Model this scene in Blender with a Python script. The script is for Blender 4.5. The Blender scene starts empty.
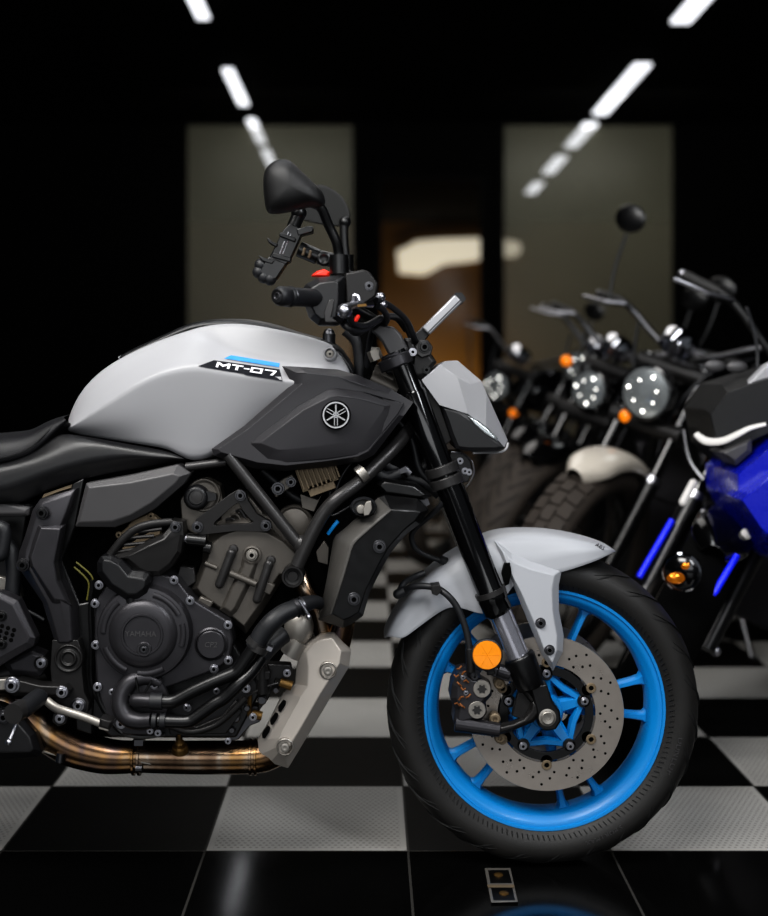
import bpy, bmesh, math, random
from mathutils import Vector, Matrix
from mathutils.bvhtree import BVHTree
random.seed(7)
PI = math.pi
scene = bpy.context.scene
COL = scene.collection
# ---------------------------------------------------------------- camera model
D, F, CX, CY, H = 2.5, 1290.0, 370.5, 375.0, 0.9376   # distance to bike mid-plane, focal (px), vanishing point, eye height
def P(px, py, Y=0.0):
    """point of the plane at depth Y that the photo shows at (px, py)"""
    s = (D + Y) / F
    return Vector(((px - CX) * s, Y, H - (py - CY) * s))
def S(Y=0.0):
    return (D + Y) / F
cam_d = bpy.data.cameras.new('camera'); cam = bpy.data.objects.new('camera', cam_d); COL.objects.link(cam)
cam.location = (0, -D, H); cam.rotation_euler = (PI / 2, 0, 0)
cam_d.sensor_fit = 'HORIZONTAL'; cam_d.sensor_width = 36; cam_d.lens = 36 * F / 768
cam_d.shift_x = (384 - CX) / 768; cam_d.shift_y = -(458 - CY) / 768
cam_d.dof.use_dof = True; cam_d.dof.focus_distance = D - 0.13; cam_d.dof.aperture_fstop = 2.4
cam_d.clip_end = 100
scene.camera = cam
scene.view_settings.view_transform = 'Standard'
scene.view_settings.look = 'Medium High Contrast'
scene.view_settings.exposure = 0
# ---------------------------------------------------------------- materials
def lin(c):
    def f(v):
        v /= 255.0
        return v / 12.92 if v <= 0.04045 else ((v + 0.055) / 1.055) ** 2.4
    return (f(c[0]), f(c[1]), f(c[2]), 1)
M = {}
def mat(name, rgb, rough=0.5, metal=0.0, var=0.12, bump=0.0, scale=60.0, coat=0.0, spec=0.5, emit=None, estr=0.0, trans=0.0, rvar=0.08):
    m = bpy.data.materials.new(name); m.use_nodes = True
    nt = m.node_tree; b = nt.nodes['Principled BSDF']
    tc = nt.nodes.new('ShaderNodeTexCoord')
    n = nt.nodes.new('ShaderNodeTexNoise'); n.inputs['Scale'].default_value = scale; n.inputs['Detail'].default_value = 5
    nt.links.new(tc.outputs['Object'], n.inputs['Vector'])
    c = lin(rgb)
    mx = nt.nodes.new('ShaderNodeMix'); mx.data_type = 'RGBA'
    mx.inputs['A'].default_value = tuple(v * (1 - var) for v in c[:3]) + (1,)
    mx.inputs['B'].default_value = tuple(min(1, v * (1 + var)) for v in c[:3]) + (1,)
    nt.links.new(n.outputs['Fac'], mx.inputs['Factor']); nt.links.new(mx.outputs['Result'], b.inputs['Base Color'])
    mr = nt.nodes.new('ShaderNodeMapRange'); mr.inputs['To Min'].default_value = max(0.02, rough - rvar); mr.inputs['To Max'].default_value = min(1, rough + rvar)
    nt.links.new(n.outputs['Fac'], mr.inputs['Value']); nt.links.new(mr.outputs['Result'], b.inputs['Roughness'])
    b.inputs['Metallic'].default_value = metal; b.inputs['Coat Weight'].default_value = coat; b.inputs['Coat Roughness'].default_value = 0.1
    b.inputs['Specular IOR Level'].default_value = spec
    if trans: b.inputs['Transmission Weight'].default_value = trans
    if emit: b.inputs['Emission Color'].default_value = lin(emit); b.inputs['Emission Strength'].default_value = estr
    if bump:
        n2 = nt.nodes.new('ShaderNodeTexNoise'); n2.inputs['Scale'].default_value = 700; n2.inputs['Detail'].default_value = 3
        nt.links.new(tc.outputs['Object'], n2.inputs['Vector'])
        bp = nt.nodes.new('ShaderNodeBump'); bp.inputs['Strength'].default_value = bump; bp.inputs['Distance'].default_value = 0.002
        nt.links.new(n2.outputs['Fac'], bp.inputs['Height']); nt.links.new(bp.outputs['Normal'], b.inputs['Normal'])
    M[name] = m
    return m
mat('silver_paint', (158, 158, 161), 0.42, 0.0, 0.03, scale=8, coat=0.05)
mat('white_paint', (162, 164, 169), 0.45, 0.0, 0.03, scale=8)
mat('tank_grey', (46, 45, 48), 0.5, 0.2, 0.1, 0.06, scale=20)
mat('panel_grey', (74, 73, 74), 0.45, 0.25, 0.06, 0.05, scale=15)
mat('black_plastic', (17, 17, 19), 0.4, 0, 0.15, 0.12)
mat('black_satin', (9, 9, 10), 0.32, 0, 0.15)
mat('black_gloss', (6, 6, 7), 0.14, 0, 0.1, coat=0.3, rvar=0.03)
mat('black_matte', (8, 8, 9), 0.55, 0, 0.15)
mat('edge_lit_grey', (80, 78, 75), 0.5, 0.1, 0.05, 0.05)  # shroud edge: light from the upper left put into the colour
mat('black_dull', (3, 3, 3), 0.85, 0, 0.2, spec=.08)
mat('seat_leather', (20, 20, 23), 0.5, 0, 0.15, 0.35)
mat('engine_black', (58, 57, 60), 0.38, 0.6, 0.1, 0.08, scale=30)
mat('engine_grey', (92, 88, 83), 0.4, 0.6, 0.12, 0.12, scale=25)
mat('bracket_black', (34, 33, 33), 0.42, 0.4, 0.12, 0.1)
mat('frame_grey', (58, 57, 57), 0.36, 0.5, 0.08, 0.05)
mat('steel', (172, 172, 178), 0.3, 1.0, 0.08)
mat('dark_steel', (95, 95, 98), 0.35, 1.0, 0.1)
mat('chrome', (225, 225, 230), 0.08, 1.0, 0.04, rvar=0.03)
mat('slider_chrome', (205, 205, 215), 0.17, 0.84, 0.04, rvar=0.03)
mat('disc_steel', (158, 151, 144), 0.3, 0.7, 0.12, 0.03, scale=40)
mat('guard_alloy', (184, 177, 169), 0.48, 0.5, 0.06, 0.06, scale=12)
mat('alloy', (150, 146, 140), 0.42, 0.7, 0.12, 0.1)
mat('tan_alloy', (122, 108, 88), 0.55, 0.4, 0.15, 0.1)
mat('blue_paint', (0, 126, 196), 0.42, 0, 0.05, coat=0.12, scale=10)
mat('blue_label', (20, 140, 215), 0.4)
mat('navy_label', (6, 8, 18), 0.55, spec=.2)
mat('white_letter', (232, 232, 236), 0.4)
mat('rubber', (27, 26, 25), 0.55, 0, 0.3, 0.25, scale=18)
mat('rubber_groove', (7, 7, 7), 0.8)
mat('rubber_hose', (26, 27, 30), 0.5, 0, 0.15, 0.1)
mat('bg_rubber', (56, 49, 43), 0.75, 0, 0.3, 0.2, scale=25)
mat('bg_groove', (18, 16, 15), 0.8)
mat('amber', (238, 142, 8), 0.3, 0, 0.12, 0.0, scale=160, coat=0.6, emit=(250, 140, 0), estr=0.03)
mat('amber_lamp', (250, 140, 10), 0.2, 0, 0.1, coat=0.6, emit=(255, 130, 0), estr=0.5)
mat('red_plastic', (230, 50, 30), 0.4, emit=(230, 40, 20), estr=0.15)
mat('orange_rust', (128, 78, 38), 0.7, 0.2, 0.4, scale=90)
mat('brass', (112, 86, 48), 0.4, 0.8)
mat('emblem_silver', (180, 180, 182), 0.25, 0.5)
mat('olive_cable', (96, 92, 38), 0.5)
mat('smoke_glass', (26, 26, 25), 0.35, 0, 0.03, spec=.25)
mat('mirror_face', (120, 120, 118), 0.12, 1.0, 0.03, rvar=0.03)
mat('meter_alloy', (165, 165, 168), 0.42, 0.6, 0.04)
mat('cream_paint', (200, 192, 180), 0.3, 0, 0.05, coat=0.4)
mat('fairing_blue', (8, 24, 170), 0.28, 0.0, 0.06, coat=0.6)
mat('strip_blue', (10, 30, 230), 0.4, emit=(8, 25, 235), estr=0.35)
mat('lens_silver', (190, 196, 198), 0.24, 0.75, 0.3, 0.0, scale=70)
mat('glint_white', (255, 255, 255), 0.3, emit=(255, 252, 245), estr=7.0)  # glowing white for glints set on the headlight lenses
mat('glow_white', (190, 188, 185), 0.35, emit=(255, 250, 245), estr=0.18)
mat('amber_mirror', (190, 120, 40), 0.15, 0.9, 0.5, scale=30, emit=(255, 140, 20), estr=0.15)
# heat tinted exhaust steel
def heat_mat():
    m = bpy.data.materials.new('heat_steel'); m.use_nodes = True; nt = m.node_tree; b = nt.nodes['Principled BSDF']
    tc = nt.nodes.new('ShaderNodeTexCoord'); mp = nt.nodes.new('ShaderNodeMapping'); mp.inputs['Scale'].default_value = (7, 2.5, 2.5)
    n = nt.nodes.new('ShaderNodeTexNoise'); n.inputs['Scale'].default_value = 1.6; n.inputs['Detail'].default_value = 3; n.inputs['Distortion'].default_value = 0.15
    r = nt.nodes.new('ShaderNodeValToRGB'); cr = r.color_ramp
    cols = [(0.28, (74, 58, 48)), (0.40, (112, 92, 74)), (0.48, (138, 126, 114)), (0.56, (132, 102, 66)), (0.66, (86, 74, 74)), (0.8, (66, 54, 48))]
    cr.elements[0].position, cr.elements[0].color = cols[0][0], lin(cols[0][1])
    cr.elements[1].position, cr.elements[1].color = cols[-1][0], lin(cols[-1][1])
    for p, c in cols[1:-1]:
        e = cr.elements.new(p); e.color = lin(c)
    nt.links.new(tc.outputs['Object'], mp.inputs['Vector']); nt.links.new(mp.outputs['Vector'], n.inputs['Vector'])
    nt.links.new(n.outputs['Fac'], r.inputs['Fac']); nt.links.new(r.outputs['Color'], b.inputs['Base Color'])
    b.inputs['Metallic'].default_value = 1; b.inputs['Roughness'].default_value = 0.24
    M['heat_steel'] = m
heat_mat()
# ---------------------------------------------------------------- mesh helpers
def cr(pts, n=6):
    """Catmull-Rom through the points (vectors or tuples)"""
    pts = [Vector(p) for p in pts]
    if len(pts) < 3: return pts
    out = []
    for i in range(len(pts) - 1):
        p0 = pts[max(i - 1, 0)]; p1 = pts[i]; p2 = pts[i + 1]; p3 = pts[min(i + 2, len(pts) - 1)]
        for k in range(n):
            t = k / n
            out.append(0.5 * ((2 * p1) + (p2 - p0) * t + (2 * p0 - 5 * p1 + 4 * p2 - p3) * t * t + (3 * p1 - p0 - 3 * p2 + p3) * t ** 3))
    out.append(pts[-1])
    return out
def pc(lst, Y=0.0, n=6):
    """smooth path from pixel points (px,py[,Y])"""
    return cr([P(p[0], p[1], p[2] if len(p) > 2 else Y) for p in lst], n)
class MB:
    def __init__(s): s.bm = bmesh.new(); s.mi = 0; s.fac = False; s.cl = s.bm.edges.layers.float.new('crease_edge')
    def face(s, vs):
        try:
            f = s.bm.faces.new(vs); f.material_index = s.mi; f.smooth = True; return f
        except ValueError: return None
    def v(s, p): return s.bm.verts.new(p)
    def prism(s, front, back):
        n = len(front); a = [s.v(p) for p in front]; b = [s.v(p) for p in back]
        s.face(a); s.face(b[::-1])
        for i in range(n): s.face([a[i], b[i], b[(i + 1) % n], a[(i + 1) % n]])
        return s
    def plate(s, pts, y0, y1):
        fr = [P(p[0], p[1], y0) for p in pts]
        return s.prism(fr, [Vector((p.x, y1, p.z)) for p in fr])
    def raised(s, outer, inner, yo, yi, yb):
        """faceted plate: outline at depth yo, inner outline at depth yi, back at yb"""
        s.fac = True
        o = [P(p[0], p[1], p[2] if len(p) > 2 else yo) for p in outer]; i_ = [P(p[0], p[1], p[2] if len(p) > 2 else yi) for p in inner]
        n = len(o); a = [s.v(p) for p in o]; c = [s.v(p) for p in i_]; b = [s.v(Vector((p.x, yb, p.z))) for p in o]
        s.face(c); s.face(b[::-1])
        for k in range(n):
            j = (k + 1) % n
            s.face([a[k], a[j], c[j], c[k]]); s.face([b[k], b[j], a[j], a[k]])
        return s
    def box(s, c, size, rot=None):
        c = Vector(c); hx, hy, hz = (q / 2 for q in size)
        R_ = rot.to_3x3() if rot is not None else Matrix.Identity(3)
        vs = [s.v(c + R_ @ Vector((x * hx, y * hy, z * hz))) for x, y, z in ((-1, -1, -1), (1, -1, -1), (1, 1, -1), (-1, 1, -1), (-1, -1, 1), (1, -1, 1), (1, 1, 1), (-1, 1, 1))]
        for q in ((0, 3, 2, 1), (4, 5, 6, 7), (0, 1, 5, 4), (1, 2, 6, 5), (2, 3, 7, 6), (3, 0, 4, 7)): s.face([vs[k] for k in q])
        return s
    def tube(s, path, r, seg=14, cap=True, squash=None):
        path = [Vector(p) for p in path]; n = len(path)
        rs = r if isinstance(r, (list, tuple)) else [r] * n
        if len(rs) != n: rs = [rs[min(len(rs) - 1, int(i * (len(rs) - 1) / (n - 1)))] + (rs[min(len(rs) - 1, int(i * (len(rs) - 1) / (n - 1)) + 1)] - rs[int(i * (len(rs) - 1) / (n - 1))]) * ((i * (len(rs) - 1) / (n - 1)) % 1) for i in range(n)]
        t0 = (path[1] - path[0]).normalized(); up = Vector((0, -1, 0)) if abs(t0.y) < 0.9 else Vector((0, 0, 1))
        u = t0.cross(up).normalized(); rings = []
        for i in range(n):
            t = (path[min(i + 1, n - 1)] - path[max(i - 1, 0)])
            t = t.normalized() if t.length > 1e-9 else t0
            u = (u - t * u.dot(t)).normalized(); w = t.cross(u)
            rings.append([s.v(path[i] + (u * math.cos(a) + w * math.sin(a) * (squash or 1)) * rs[i]) for a in (2 * PI * k / seg for k in range(seg))])
        for i in range(n - 1):
            for k in range(seg): s.face([rings[i][k], rings[i][(k + 1) % seg], rings[i + 1][(k + 1) % seg], rings[i + 1][k]])
        if cap: s.face(rings[0][::-1]); s.face(rings[-1])
        return s
    def lathe(s, c, axis, prof, seg=48, a0=0.0, a1=2 * PI, ell=1.0):
        """prof: (r, h) along the axis from c"""
        c = Vector(c); ax = Vector(axis).normalized(); up = Vector((0, 0, 1)) if abs(ax.z) < 0.9 else Vector((1, 0, 0))
        u = up.cross(ax).normalized(); w = ax.cross(u); full = abs(a1 - a0 - 2 * PI) < 1e-6
        na = seg if full else seg + 1; cols = []
        for k in range(na):
            a = a0 + (a1 - a0) * k / seg; d = u * math.cos(a) + w * math.sin(a) * ell; cols.append([s.v(c + d * r + ax * h) if r > 1e-7 else None for r, h in prof])
        tips = {j: s.v(c + ax * h) for j, (r, h) in enumerate(prof) if r <= 1e-7}
        for k in range(seg):
            A, B = cols[k], cols[(k + 1) % na]
            for j in range(len(prof) - 1):
                q = []
                for x in (A[j] or tips[j], B[j] or tips[j], B[j + 1] or tips.get(j + 1), A[j + 1] or tips.get(j + 1)):
                    if x not in q: q.append(x)
                if len(q) > 2: s.face(q)
        return s
    def grid(s, rows, creases=()):
        vs = [[s.v(p) for p in r] for r in rows]
        for i in range(len(vs) - 1):
            for j in range(len(vs[0]) - 1): s.face([vs[i][j], vs[i][j + 1], vs[i + 1][j + 1], vs[i + 1][j]])
        for (k, val) in creases:          # crease along column k
            for i in range(len(vs) - 1):
                e = s.bm.edges.get((vs[i][k], vs[i + 1][k]))
                if e: e[s.cl] = val
        return vs
    def ball(s, c, r, seg=16, sq=(1, 1, 1)):
        c = Vector(c); rings = []
        for i in range(1, seg // 2):
            t = PI * i / (seg // 2)
            rings.append([s.v(c + Vector((r * math.sin(t) * math.cos(a) * sq[0], r * math.sin(t) * math.sin(a) * sq[1], r * math.cos(t) * sq[2]))) for a in (2 * PI * k / seg for k in range(seg))])
        a = s.v(c + Vector((0, 0, r * sq[2]))); b = s.v(c - Vector((0, 0, r * sq[2])))
        for k in range(seg):
            j = (k + 1) % seg
            s.face([a, rings[0][k], rings[0][j]]); s.face([b, rings[-1][j], rings[-1][k]])
            for i in range(len(rings) - 1): s.face([rings[i][k], rings[i + 1][k], rings[i + 1][j], rings[i][j]])
        return s
    def pill(s, p0, p1, r, seg=12):
        """capsule"""
        p0, p1 = Vector(p0), Vector(p1); d = (p1 - p0).normalized(); path, rs = [], []
        for k in range(6): a = PI / 2 * (1 - k / 5); path.append(p0 - d * r * math.sin(a)); rs.append(max(r * math.cos(a), 1e-4))
        for k in range(6): a = PI / 2 * k / 5; path.append(p1 + d * r * math.sin(a)); rs.append(max(r * math.cos(a), 1e-4))
        return s.tube(path, rs, seg)
    def text(s, body, origin, size, xdir=(1, 0, 0), ydir=(0, 0, 1), depth=0.001, extr=0.0004, align='CENTER'):
        cu = bpy.data.curves.new('t', 'FONT'); cu.body = body; cu.size = size; cu.extrude = extr; cu.align_x = align; cu.align_y = 'CENTER'; cu.resolution_u = 3
        o = bpy.data.objects.new('t', cu); COL.objects.link(o); dg = bpy.context.evaluated_depsgraph_get(); me = o.evaluated_get(dg).to_mesh()
        X, Yv = Vector(xdir).normalized(), Vector(ydir).normalized(); N = X.cross(Yv); O = Vector(origin)
        vs = [s.v(O + X * v.co.x + Yv * v.co.y + N * (v.co.z + depth)) for v in me.vertices]
        for p in me.polygons: s.face([vs[k] for k in p.vertices])
        o.evaluated_get(dg).to_mesh_clear(); bpy.data.objects.remove(o); bpy.data.curves.remove(cu)
        return s
    def mirror_y(s):
        g = bmesh.ops.duplicate(s.bm, geom=s.bm.verts[:] + s.bm.edges[:] + s.bm.faces[:])['geom']
        vs = [e for e in g if isinstance(e, bmesh.types.BMVert)]; fs = [e for e in g if isinstance(e, bmesh.types.BMFace)]
        for v in vs: v.co.y = -v.co.y
        bmesh.ops.reverse_faces(s.bm, faces=fs)
        return s
    def xf(s, mtx):
        bmesh.ops.transform(s.bm, matrix=mtx, verts=s.bm.verts[:]); return s
SPLIT = ('hose_fitting', 'handlebar_riser', 'block_step', 'frame_lug', 'guide_rod', 'shock_linkage', 'bearing_race', 'steering_stem_nut', 'hose_joint', 'pad_bolt', 'cross_rib', 'brake_line', 'headlight_glint')
def part(name, mb, mats, parent=None, bevel=0.0, seg=2, label=None, sharp=None, subsurf=0, weld=0.0, mirror=False, solid=0.0, norm=True, sub_split=True):
    if sub_split and name in SPLIT and parent is not None:
        seen = set(); first = None
        for v in mb.bm.verts[:]:
            if v in seen: continue
            st, isl = [v], []
            seen.add(v)
            while st:
                q = st.pop(); isl.append(q)
                for e in q.link_edges:
                    w = e.other_vert(q)
                    if w not in seen: seen.add(w); st.append(w)
            m2 = MB(); mp = {q: m2.v(q.co) for q in isl}
            for f in {f for q in isl for f in q.link_faces}: m2.mi = f.material_index; m2.face([mp[q] for q in f.verts])
            m2.fac = mb.fac; o = part(name, m2, mats, parent, bevel, seg, label, sharp, sub_split=False); first = first or o
        mb.bm.free(); return first
    if sharp is None: sharp = 13 if mb.fac else 38
    if mb.fac and bevel: bevel = min(bevel, .0018)
    if weld: bmesh.ops.remove_doubles(mb.bm, verts=mb.bm.verts[:], dist=weld)
    if norm: bmesh.ops.recalc_face_normals(mb.bm, faces=mb.bm.faces[:])
    me = bpy.data.meshes.new(name); mb.bm.to_mesh(me)
    for m in (mats if isinstance(mats, (list, tuple)) else [mats]): me.materials.append(M[m])
    if not subsurf: me.set_sharp_from_angle(angle=math.radians(sharp))
    def link(me):
        o = bpy.data.objects.new(name, me); COL.objects.link(o)
        if parent is not None:
            o.parent = parent; o.matrix_parent_inverse = Matrix.Translation(-root_loc(parent))
        if solid: md = o.modifiers.new('solid', 'SOLIDIFY'); md.thickness = solid; md.offset = -1
        if subsurf: md = o.modifiers.new('sub', 'SUBSURF'); md.levels = subsurf; md.render_levels = subsurf
        if bevel:
            md = o.modifiers.new('bevel', 'BEVEL'); md.width = bevel; md.segments = seg; md.limit_method = 'ANGLE'; md.angle_limit = math.radians(30); md.harden_normals = False
        if label: o['label'] = label
        return o
    o = link(me)
    if mirror:
        b2 = bmesh.new(); b2.from_mesh(me)
        for v in b2.verts: v.co.y = -v.co.y
        bmesh.ops.reverse_faces(b2, faces=b2.faces[:]); me2 = me.copy(); b2.to_mesh(me2); link(me2); b2.free()
    mb.bm.free()
    return o
def root_loc(o):
    """a part's parent inverse cancels its root, so its world position is its own location"""
    return Vector(o.location)
def thing(name, label, cat, loc=(0, 0, 0), group=None):
    o = bpy.data.objects.new(name, None); COL.objects.link(o); o.location = loc; o.empty_display_size = 0.1
    o['label'] = label; o['category'] = cat
    if group: o['group'] = group
    return o
def tag(o, label, cat, group=None):
    o['label'] = label; o['category'] = cat
    if group: o['group'] = group
    return o
def struct(name, mb, m, bevel=0.0):
    o = part(name, mb, m, bevel=bevel); o['kind'] = 'structure'; return o
_bolt = {}
def bolt(p, r, parent, m='steel', axis=(0, -1, 0), name='bolt'):
    """socket-head bolt with its face toward the axis direction; parent's children"""
    key = (m,)
    if key not in _bolt:
        b = MB(); b.lathe((0, 0, 0), (0, -1, 0), [(1.35, -.4), (1.35, .05), (1.25, .15), (1.0, .15), (1.0, .6), (.85, .75), (.5, .75)], 20)
        b.mi = 1; b.lathe((0, 0, 0), (0, -1, 0), [(.5, .75), (.48, .3), (0, .3)], 6)
        me = bpy.data.meshes.new('bolt'); bmesh.ops.recalc_face_normals(b.bm, faces=b.bm.faces[:]); b.bm.to_mesh(me)
        me.materials.append(M[m]); me.materials.append(M['black_dull']); me.set_sharp_from_angle(angle=math.radians(35)); _bolt[key] = me; b.bm.free()
    o = bpy.data.objects.new(name, _bolt[key]); COL.objects.link(o)
    o.parent = parent; o.matrix_parent_inverse = Matrix.Translation(-root_loc(parent))
    o.location = p; o.scale = (r, r, r)
    a = Vector(axis).normalized()
    if (a - Vector((0, -1, 0))).length > 1e-4: o.rotation_euler = Vector((0, -1, 0)).rotation_difference(a).to_euler()
    return o
def bolts(lst, Y, r, parent, m='steel'):
    for q in lst: bolt(P(q[0], q[1], q[3] if len(q) > 3 else Y), (q[2] if len(q) > 2 and q[2] else r) * S(Y), parent, m)
def decal(name, polys, target, mats, parent, off=0.0012, step=3.0, mis=None, label=None):
    """sticker: polygons (px) laid on the surface of target"""
    dg = bpy.context.evaluated_depsgraph_get(); bv = BVHTree.FromObject(target, dg); mb = MB(); eye = Vector((0, -D, H))
    for k, poly in enumerate(polys):
        b2 = bmesh.new(); f = b2.faces.new([b2.verts.new((p[0], 0, p[1])) for p in poly])
        xs = [p[0] for p in poly]; x = min(xs) + step
        while x < max(xs):
            bmesh.ops.bisect_plane(b2, geom=b2.verts[:] + b2.edges[:] + b2.faces[:], plane_co=(x, 0, 0), plane_no=(1, 0, 0)); x += step
        mp = {}
        for v in b2.verts:
            dr = (P(v.co.x, v.co.z, 0) - eye).normalized(); loc, nor, _, _ = bv.ray_cast(eye, dr)
            if loc is None: loc, nor = P(v.co.x, v.co.z, -0.16), -dr
            if nor.dot(dr) > 0: nor = -nor
            mp[v] = mb.v(loc + nor * (off if mis is None else off + 0.0006 * mis[k]) )
        mb.mi = mis[k] if mis else 0
        for f in b2.faces:
            g = mb.face([mp[v] for v in f.verts])
        b2.free()
    for f in mb.bm.faces:
        f.normal_update()
        if f.normal.y > 0: f.normal_flip()
    return part(name, mb, mats, parent, label=label, norm=False)
# ================================================================ THE MOTORCYCLE
AX = P(541.6, 704, 0)                                   # front axle, mid-plane
bike = thing('motorcycle', 'silver and dark grey naked motorcycle with bright blue front wheel, nearest the camera', 'motorcycle', (AX.x - 0.7, 0, 0))
# ---------------------------------------------------------------- front wheel
w = MB()
prof = [(.226, .030), (.2315, .044), (.2295, .048), (.2250, .0475), (.2235, .0435), (.2195, .043), (.2135, .041), (.2105, .036), (.2065, .034), (.2025, .026), (.200, .012), (.199, 0)]
half = [(r, -y) for r, y in prof]
full = half + [(r, y) for r, y in prof[::-1][1:]] + [(.215, .028), (.212, 0), (.215, -.028), (.226, -.030)]
w.lathe(AX, (0, 1, 0), full, 96)
def rad(a, r, y): return AX + Vector((math.cos(a) * r, y, math.sin(a) * r))
for k in range(5):
    for sgn in (-1, 1):
        ac = math.radians(4 + 72 * k); st = []
        for t in (0, .15, .4, .7, .88, .96, 1.0):
            r = .045 + (.200 - .045) * t
            a = ac + sgn * math.radians(10.5) * (1 if t > .2 else .6 + 2 * t)
            hw = [.015, .011, .0075, .0062, .0068, .0085, .0150][[0, .15, .4, .7, .88, .96, 1.0].index(t)]
            yd = .022 - .006 * t
            c = rad(a, r, 0); tx = Vector((-math.sin(a), 0, math.cos(a)))
            st.append([c + tx * x + Vector((0, y, 0)) for x, y in ((-hw, -yd * .55), (-hw * .55, -yd), (hw * .55, -yd), (hw, -yd * .55), (hw, yd * .55), (hw * .55, yd), (-hw * .55, yd), (-hw, yd * .55))])
        vs = [[w.v(p) for p in r] for r in st]
        for i in range(len(vs) - 1):
            for j in range(8): w.face([vs[i][j], vs[i][(j + 1) % 8], vs[i + 1][(j + 1) % 8], vs[i + 1][j]])
wheel = part('front_wheel', w, 'blue_paint', bike, label='bright blue cast wheel with ten spokes', sharp=45)
h = MB()
h.lathe(AX, (0, 1, 0), [(0, -.062), (.030, -.062), (.034, -.056), (.036, .056), (.03, .062), (0, .062)], 40)
PIN = [math.radians(90 + 72 * k) for k in range(5)]
for i, a in enumerate(PIN):
    a2 = PIN[(i + 1) % 5]
    for (A, B, wd0, wd1, ya, yb) in ((rad(a, .026, -.046), rad(a, .078, -.055), .030, .020, .012, .012), (rad(a, .074, -.055), rad(a2, .074, -.055), .014, .014, .009, .009)):
        d = (B - A).normalized(); n = Vector((-d.z, 0, d.x)).normalized(); st = []
        mid = (A + B) / 2 + (AX - (A + B) / 2).normalized() * (.006 if wd0 < .02 else 0); mid.y = (A.y + B.y) / 2
        for c, wd, yy in ((A, wd0, ya), (mid, (wd0 + wd1) / 2, yb), (B, wd1, yb)):
            st.append([c + n * wd / 2 + Vector((0, -yy * .4, 0)), c + n * wd * .3 + Vector((0, -yy, 0)), c - n * wd * .3 + Vector((0, -yy, 0)), c - n * wd / 2 + Vector((0, -yy * .4, 0)), c - n * wd / 2 + Vector((0, yy, 0)), c + n * wd / 2 + Vector((0, yy, 0))])
        vs = [[h.v(p) for p in r] for r in st]
        for q in range(2):
            for j in range(6): h.face([vs[q][j], vs[q][(j + 1) % 6], vs[q + 1][(j + 1) % 6], vs[q + 1][j]])
        h.face(vs[0]); h.face(vs[2][::-1])
part('hub', h, 'blue_paint', wheel)
t = MB()
tp = [(.224, .043), (.2325, .0475), (.240, .055), (.254, .0605), (.268, .0615), (.280, .056), (.290, .0445), (.296, .030), (.2995, .013), (.300, 0)]
tfull = [(r, -y) for r, y in tp] + [(r, y) for r, y in tp[::-1][1:]] + [(.219, 0)]
tfull.append(tfull[0]); t.lathe(AX, (0, 1, 0), tfull, 128)
def tyre_pt(ang, arc):      # arc 0 = crown ... 1 = sidewall, on the near side for arc>0
    xs = tp[::-1]; f = min(abs(arc), .999) * (len(xs) - 1); i = int(f); f -= i
    r = xs[i][0] * (1 - f) + xs[i + 1][0] * f; y = xs[i][1] * (1 - f) + xs[i + 1][1] * f
    return AX + Vector((math.cos(ang) * (r + .0004), -y * (1 if arc > 0 else -1), math.sin(ang) * (r + .0004)))
t.mi = 1
for k in range(26):
    for sg in (1, -1):
        a0 = 2 * PI * (k + (0 if sg > 0 else .5)) / 26
        for (f0, f1, da, wd) in ((.10, .50, .26, .0026), (.30, .56, .12, .0018)):
            pth = [tyre_pt(a0 + da * (i / 9) ** 1.5 + (0.12 if wd < .002 else 0), sg * (f0 + (f1 - f0) * (i / 9))) for i in range(10)]
            t.tube(pth, [wd * (.3 + math.sin(PI * i / 9)) for i in range(10)], 6, squash=.35)
for k in range(150):        # fine ribs by the bead
    a = 2 * PI * k / 150
    t.tube([rad(a, .2355, -.0535), rad(a + .012, .2435, -.0582)], .0009, 4)
t.mi = 2
tyre = part('tyre', t, ['rubber', 'rubber_groove', 'black_plastic'], wheel, sharp=60)
# raised writing on the sidewall
tx = MB()
def ring_text(mb, body, r, a_start, size, y, adv=.62):
    a = a_start
    for ch in body:
        c = rad(a, r, y); mb.text(ch, c, size, (math.sin(a), 0, -math.cos(a)), (math.cos(a), .25, math.sin(a)), .0006, .0003)
        a -= size * adv / r
ring_text(tx, 'DUNLOP', .259, math.radians(-12), .017, -.0612, .75)
part('sidewall_lettering', tx, 'panel_grey', wheel, label='raised grey lettering'); tx = MB()
ring_text(tx, 'SPORTMAX', .259, math.radians(-57), .013, -.0612, .75)
part('sidewall_lettering', tx, 'panel_grey', wheel, label='raised grey lettering')
# brake discs
def disc(ysign, near):
    d = MB(); y = ysign * .0685
    d.lathe(AX + Vector((0, y, 0)), (0, 1, 0), [(.1455, -.0015), (.1463, 0), (.1455, .0025), (.0925, .0025), (.0918, 0), (.0925, -.0025), (.1455, -.0025)], 96)
    d.mi = 1
    for k in range(24):
        for j, (r, da) in enumerate(((.101, 0), (.111, .13), (.122, .05), (.1335, .19))):
            if (k + j) % 2 and j in (0, 3): continue
            a = 2 * PI * k / 24 + da
            d.lathe(rad(a, r, y - ysign * -.0), (0, ysign, 0), [(.0026, .0027), (0, .0028)], 10)
    o = part('brake_disc', d, ['disc_steel', 'black_dull'], wheel, label='drilled steel brake disc')
    c = MB()
    c.lathe(AX + Vector((0, ysign * .067, 0)), (0, 1, 0), [(.0885, -.003), (.0885, .003), (.0725, .003), (.0725, -.003), (.0885, -.003)], 72)
    for k in range(6):
        a = math.radians(30 + 60 * k); c.lathe(rad(a, .089, ysign * .067), (0, 1, 0), [(0, -.003), (.0115, -.003), (.0115, .003), (0, .003)], 20)
    for a in PIN: c.lathe(rad(a, .074, ysign * .067), (0, 1, 0), [(0, -.003), (.012, -.003), (.012, .003), (0, .003)], 20)
    part('disc_carrier', c, 'black_satin', wheel, bevel=.0008)
    return o
disc(-1, True); disc(1, False)
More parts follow.
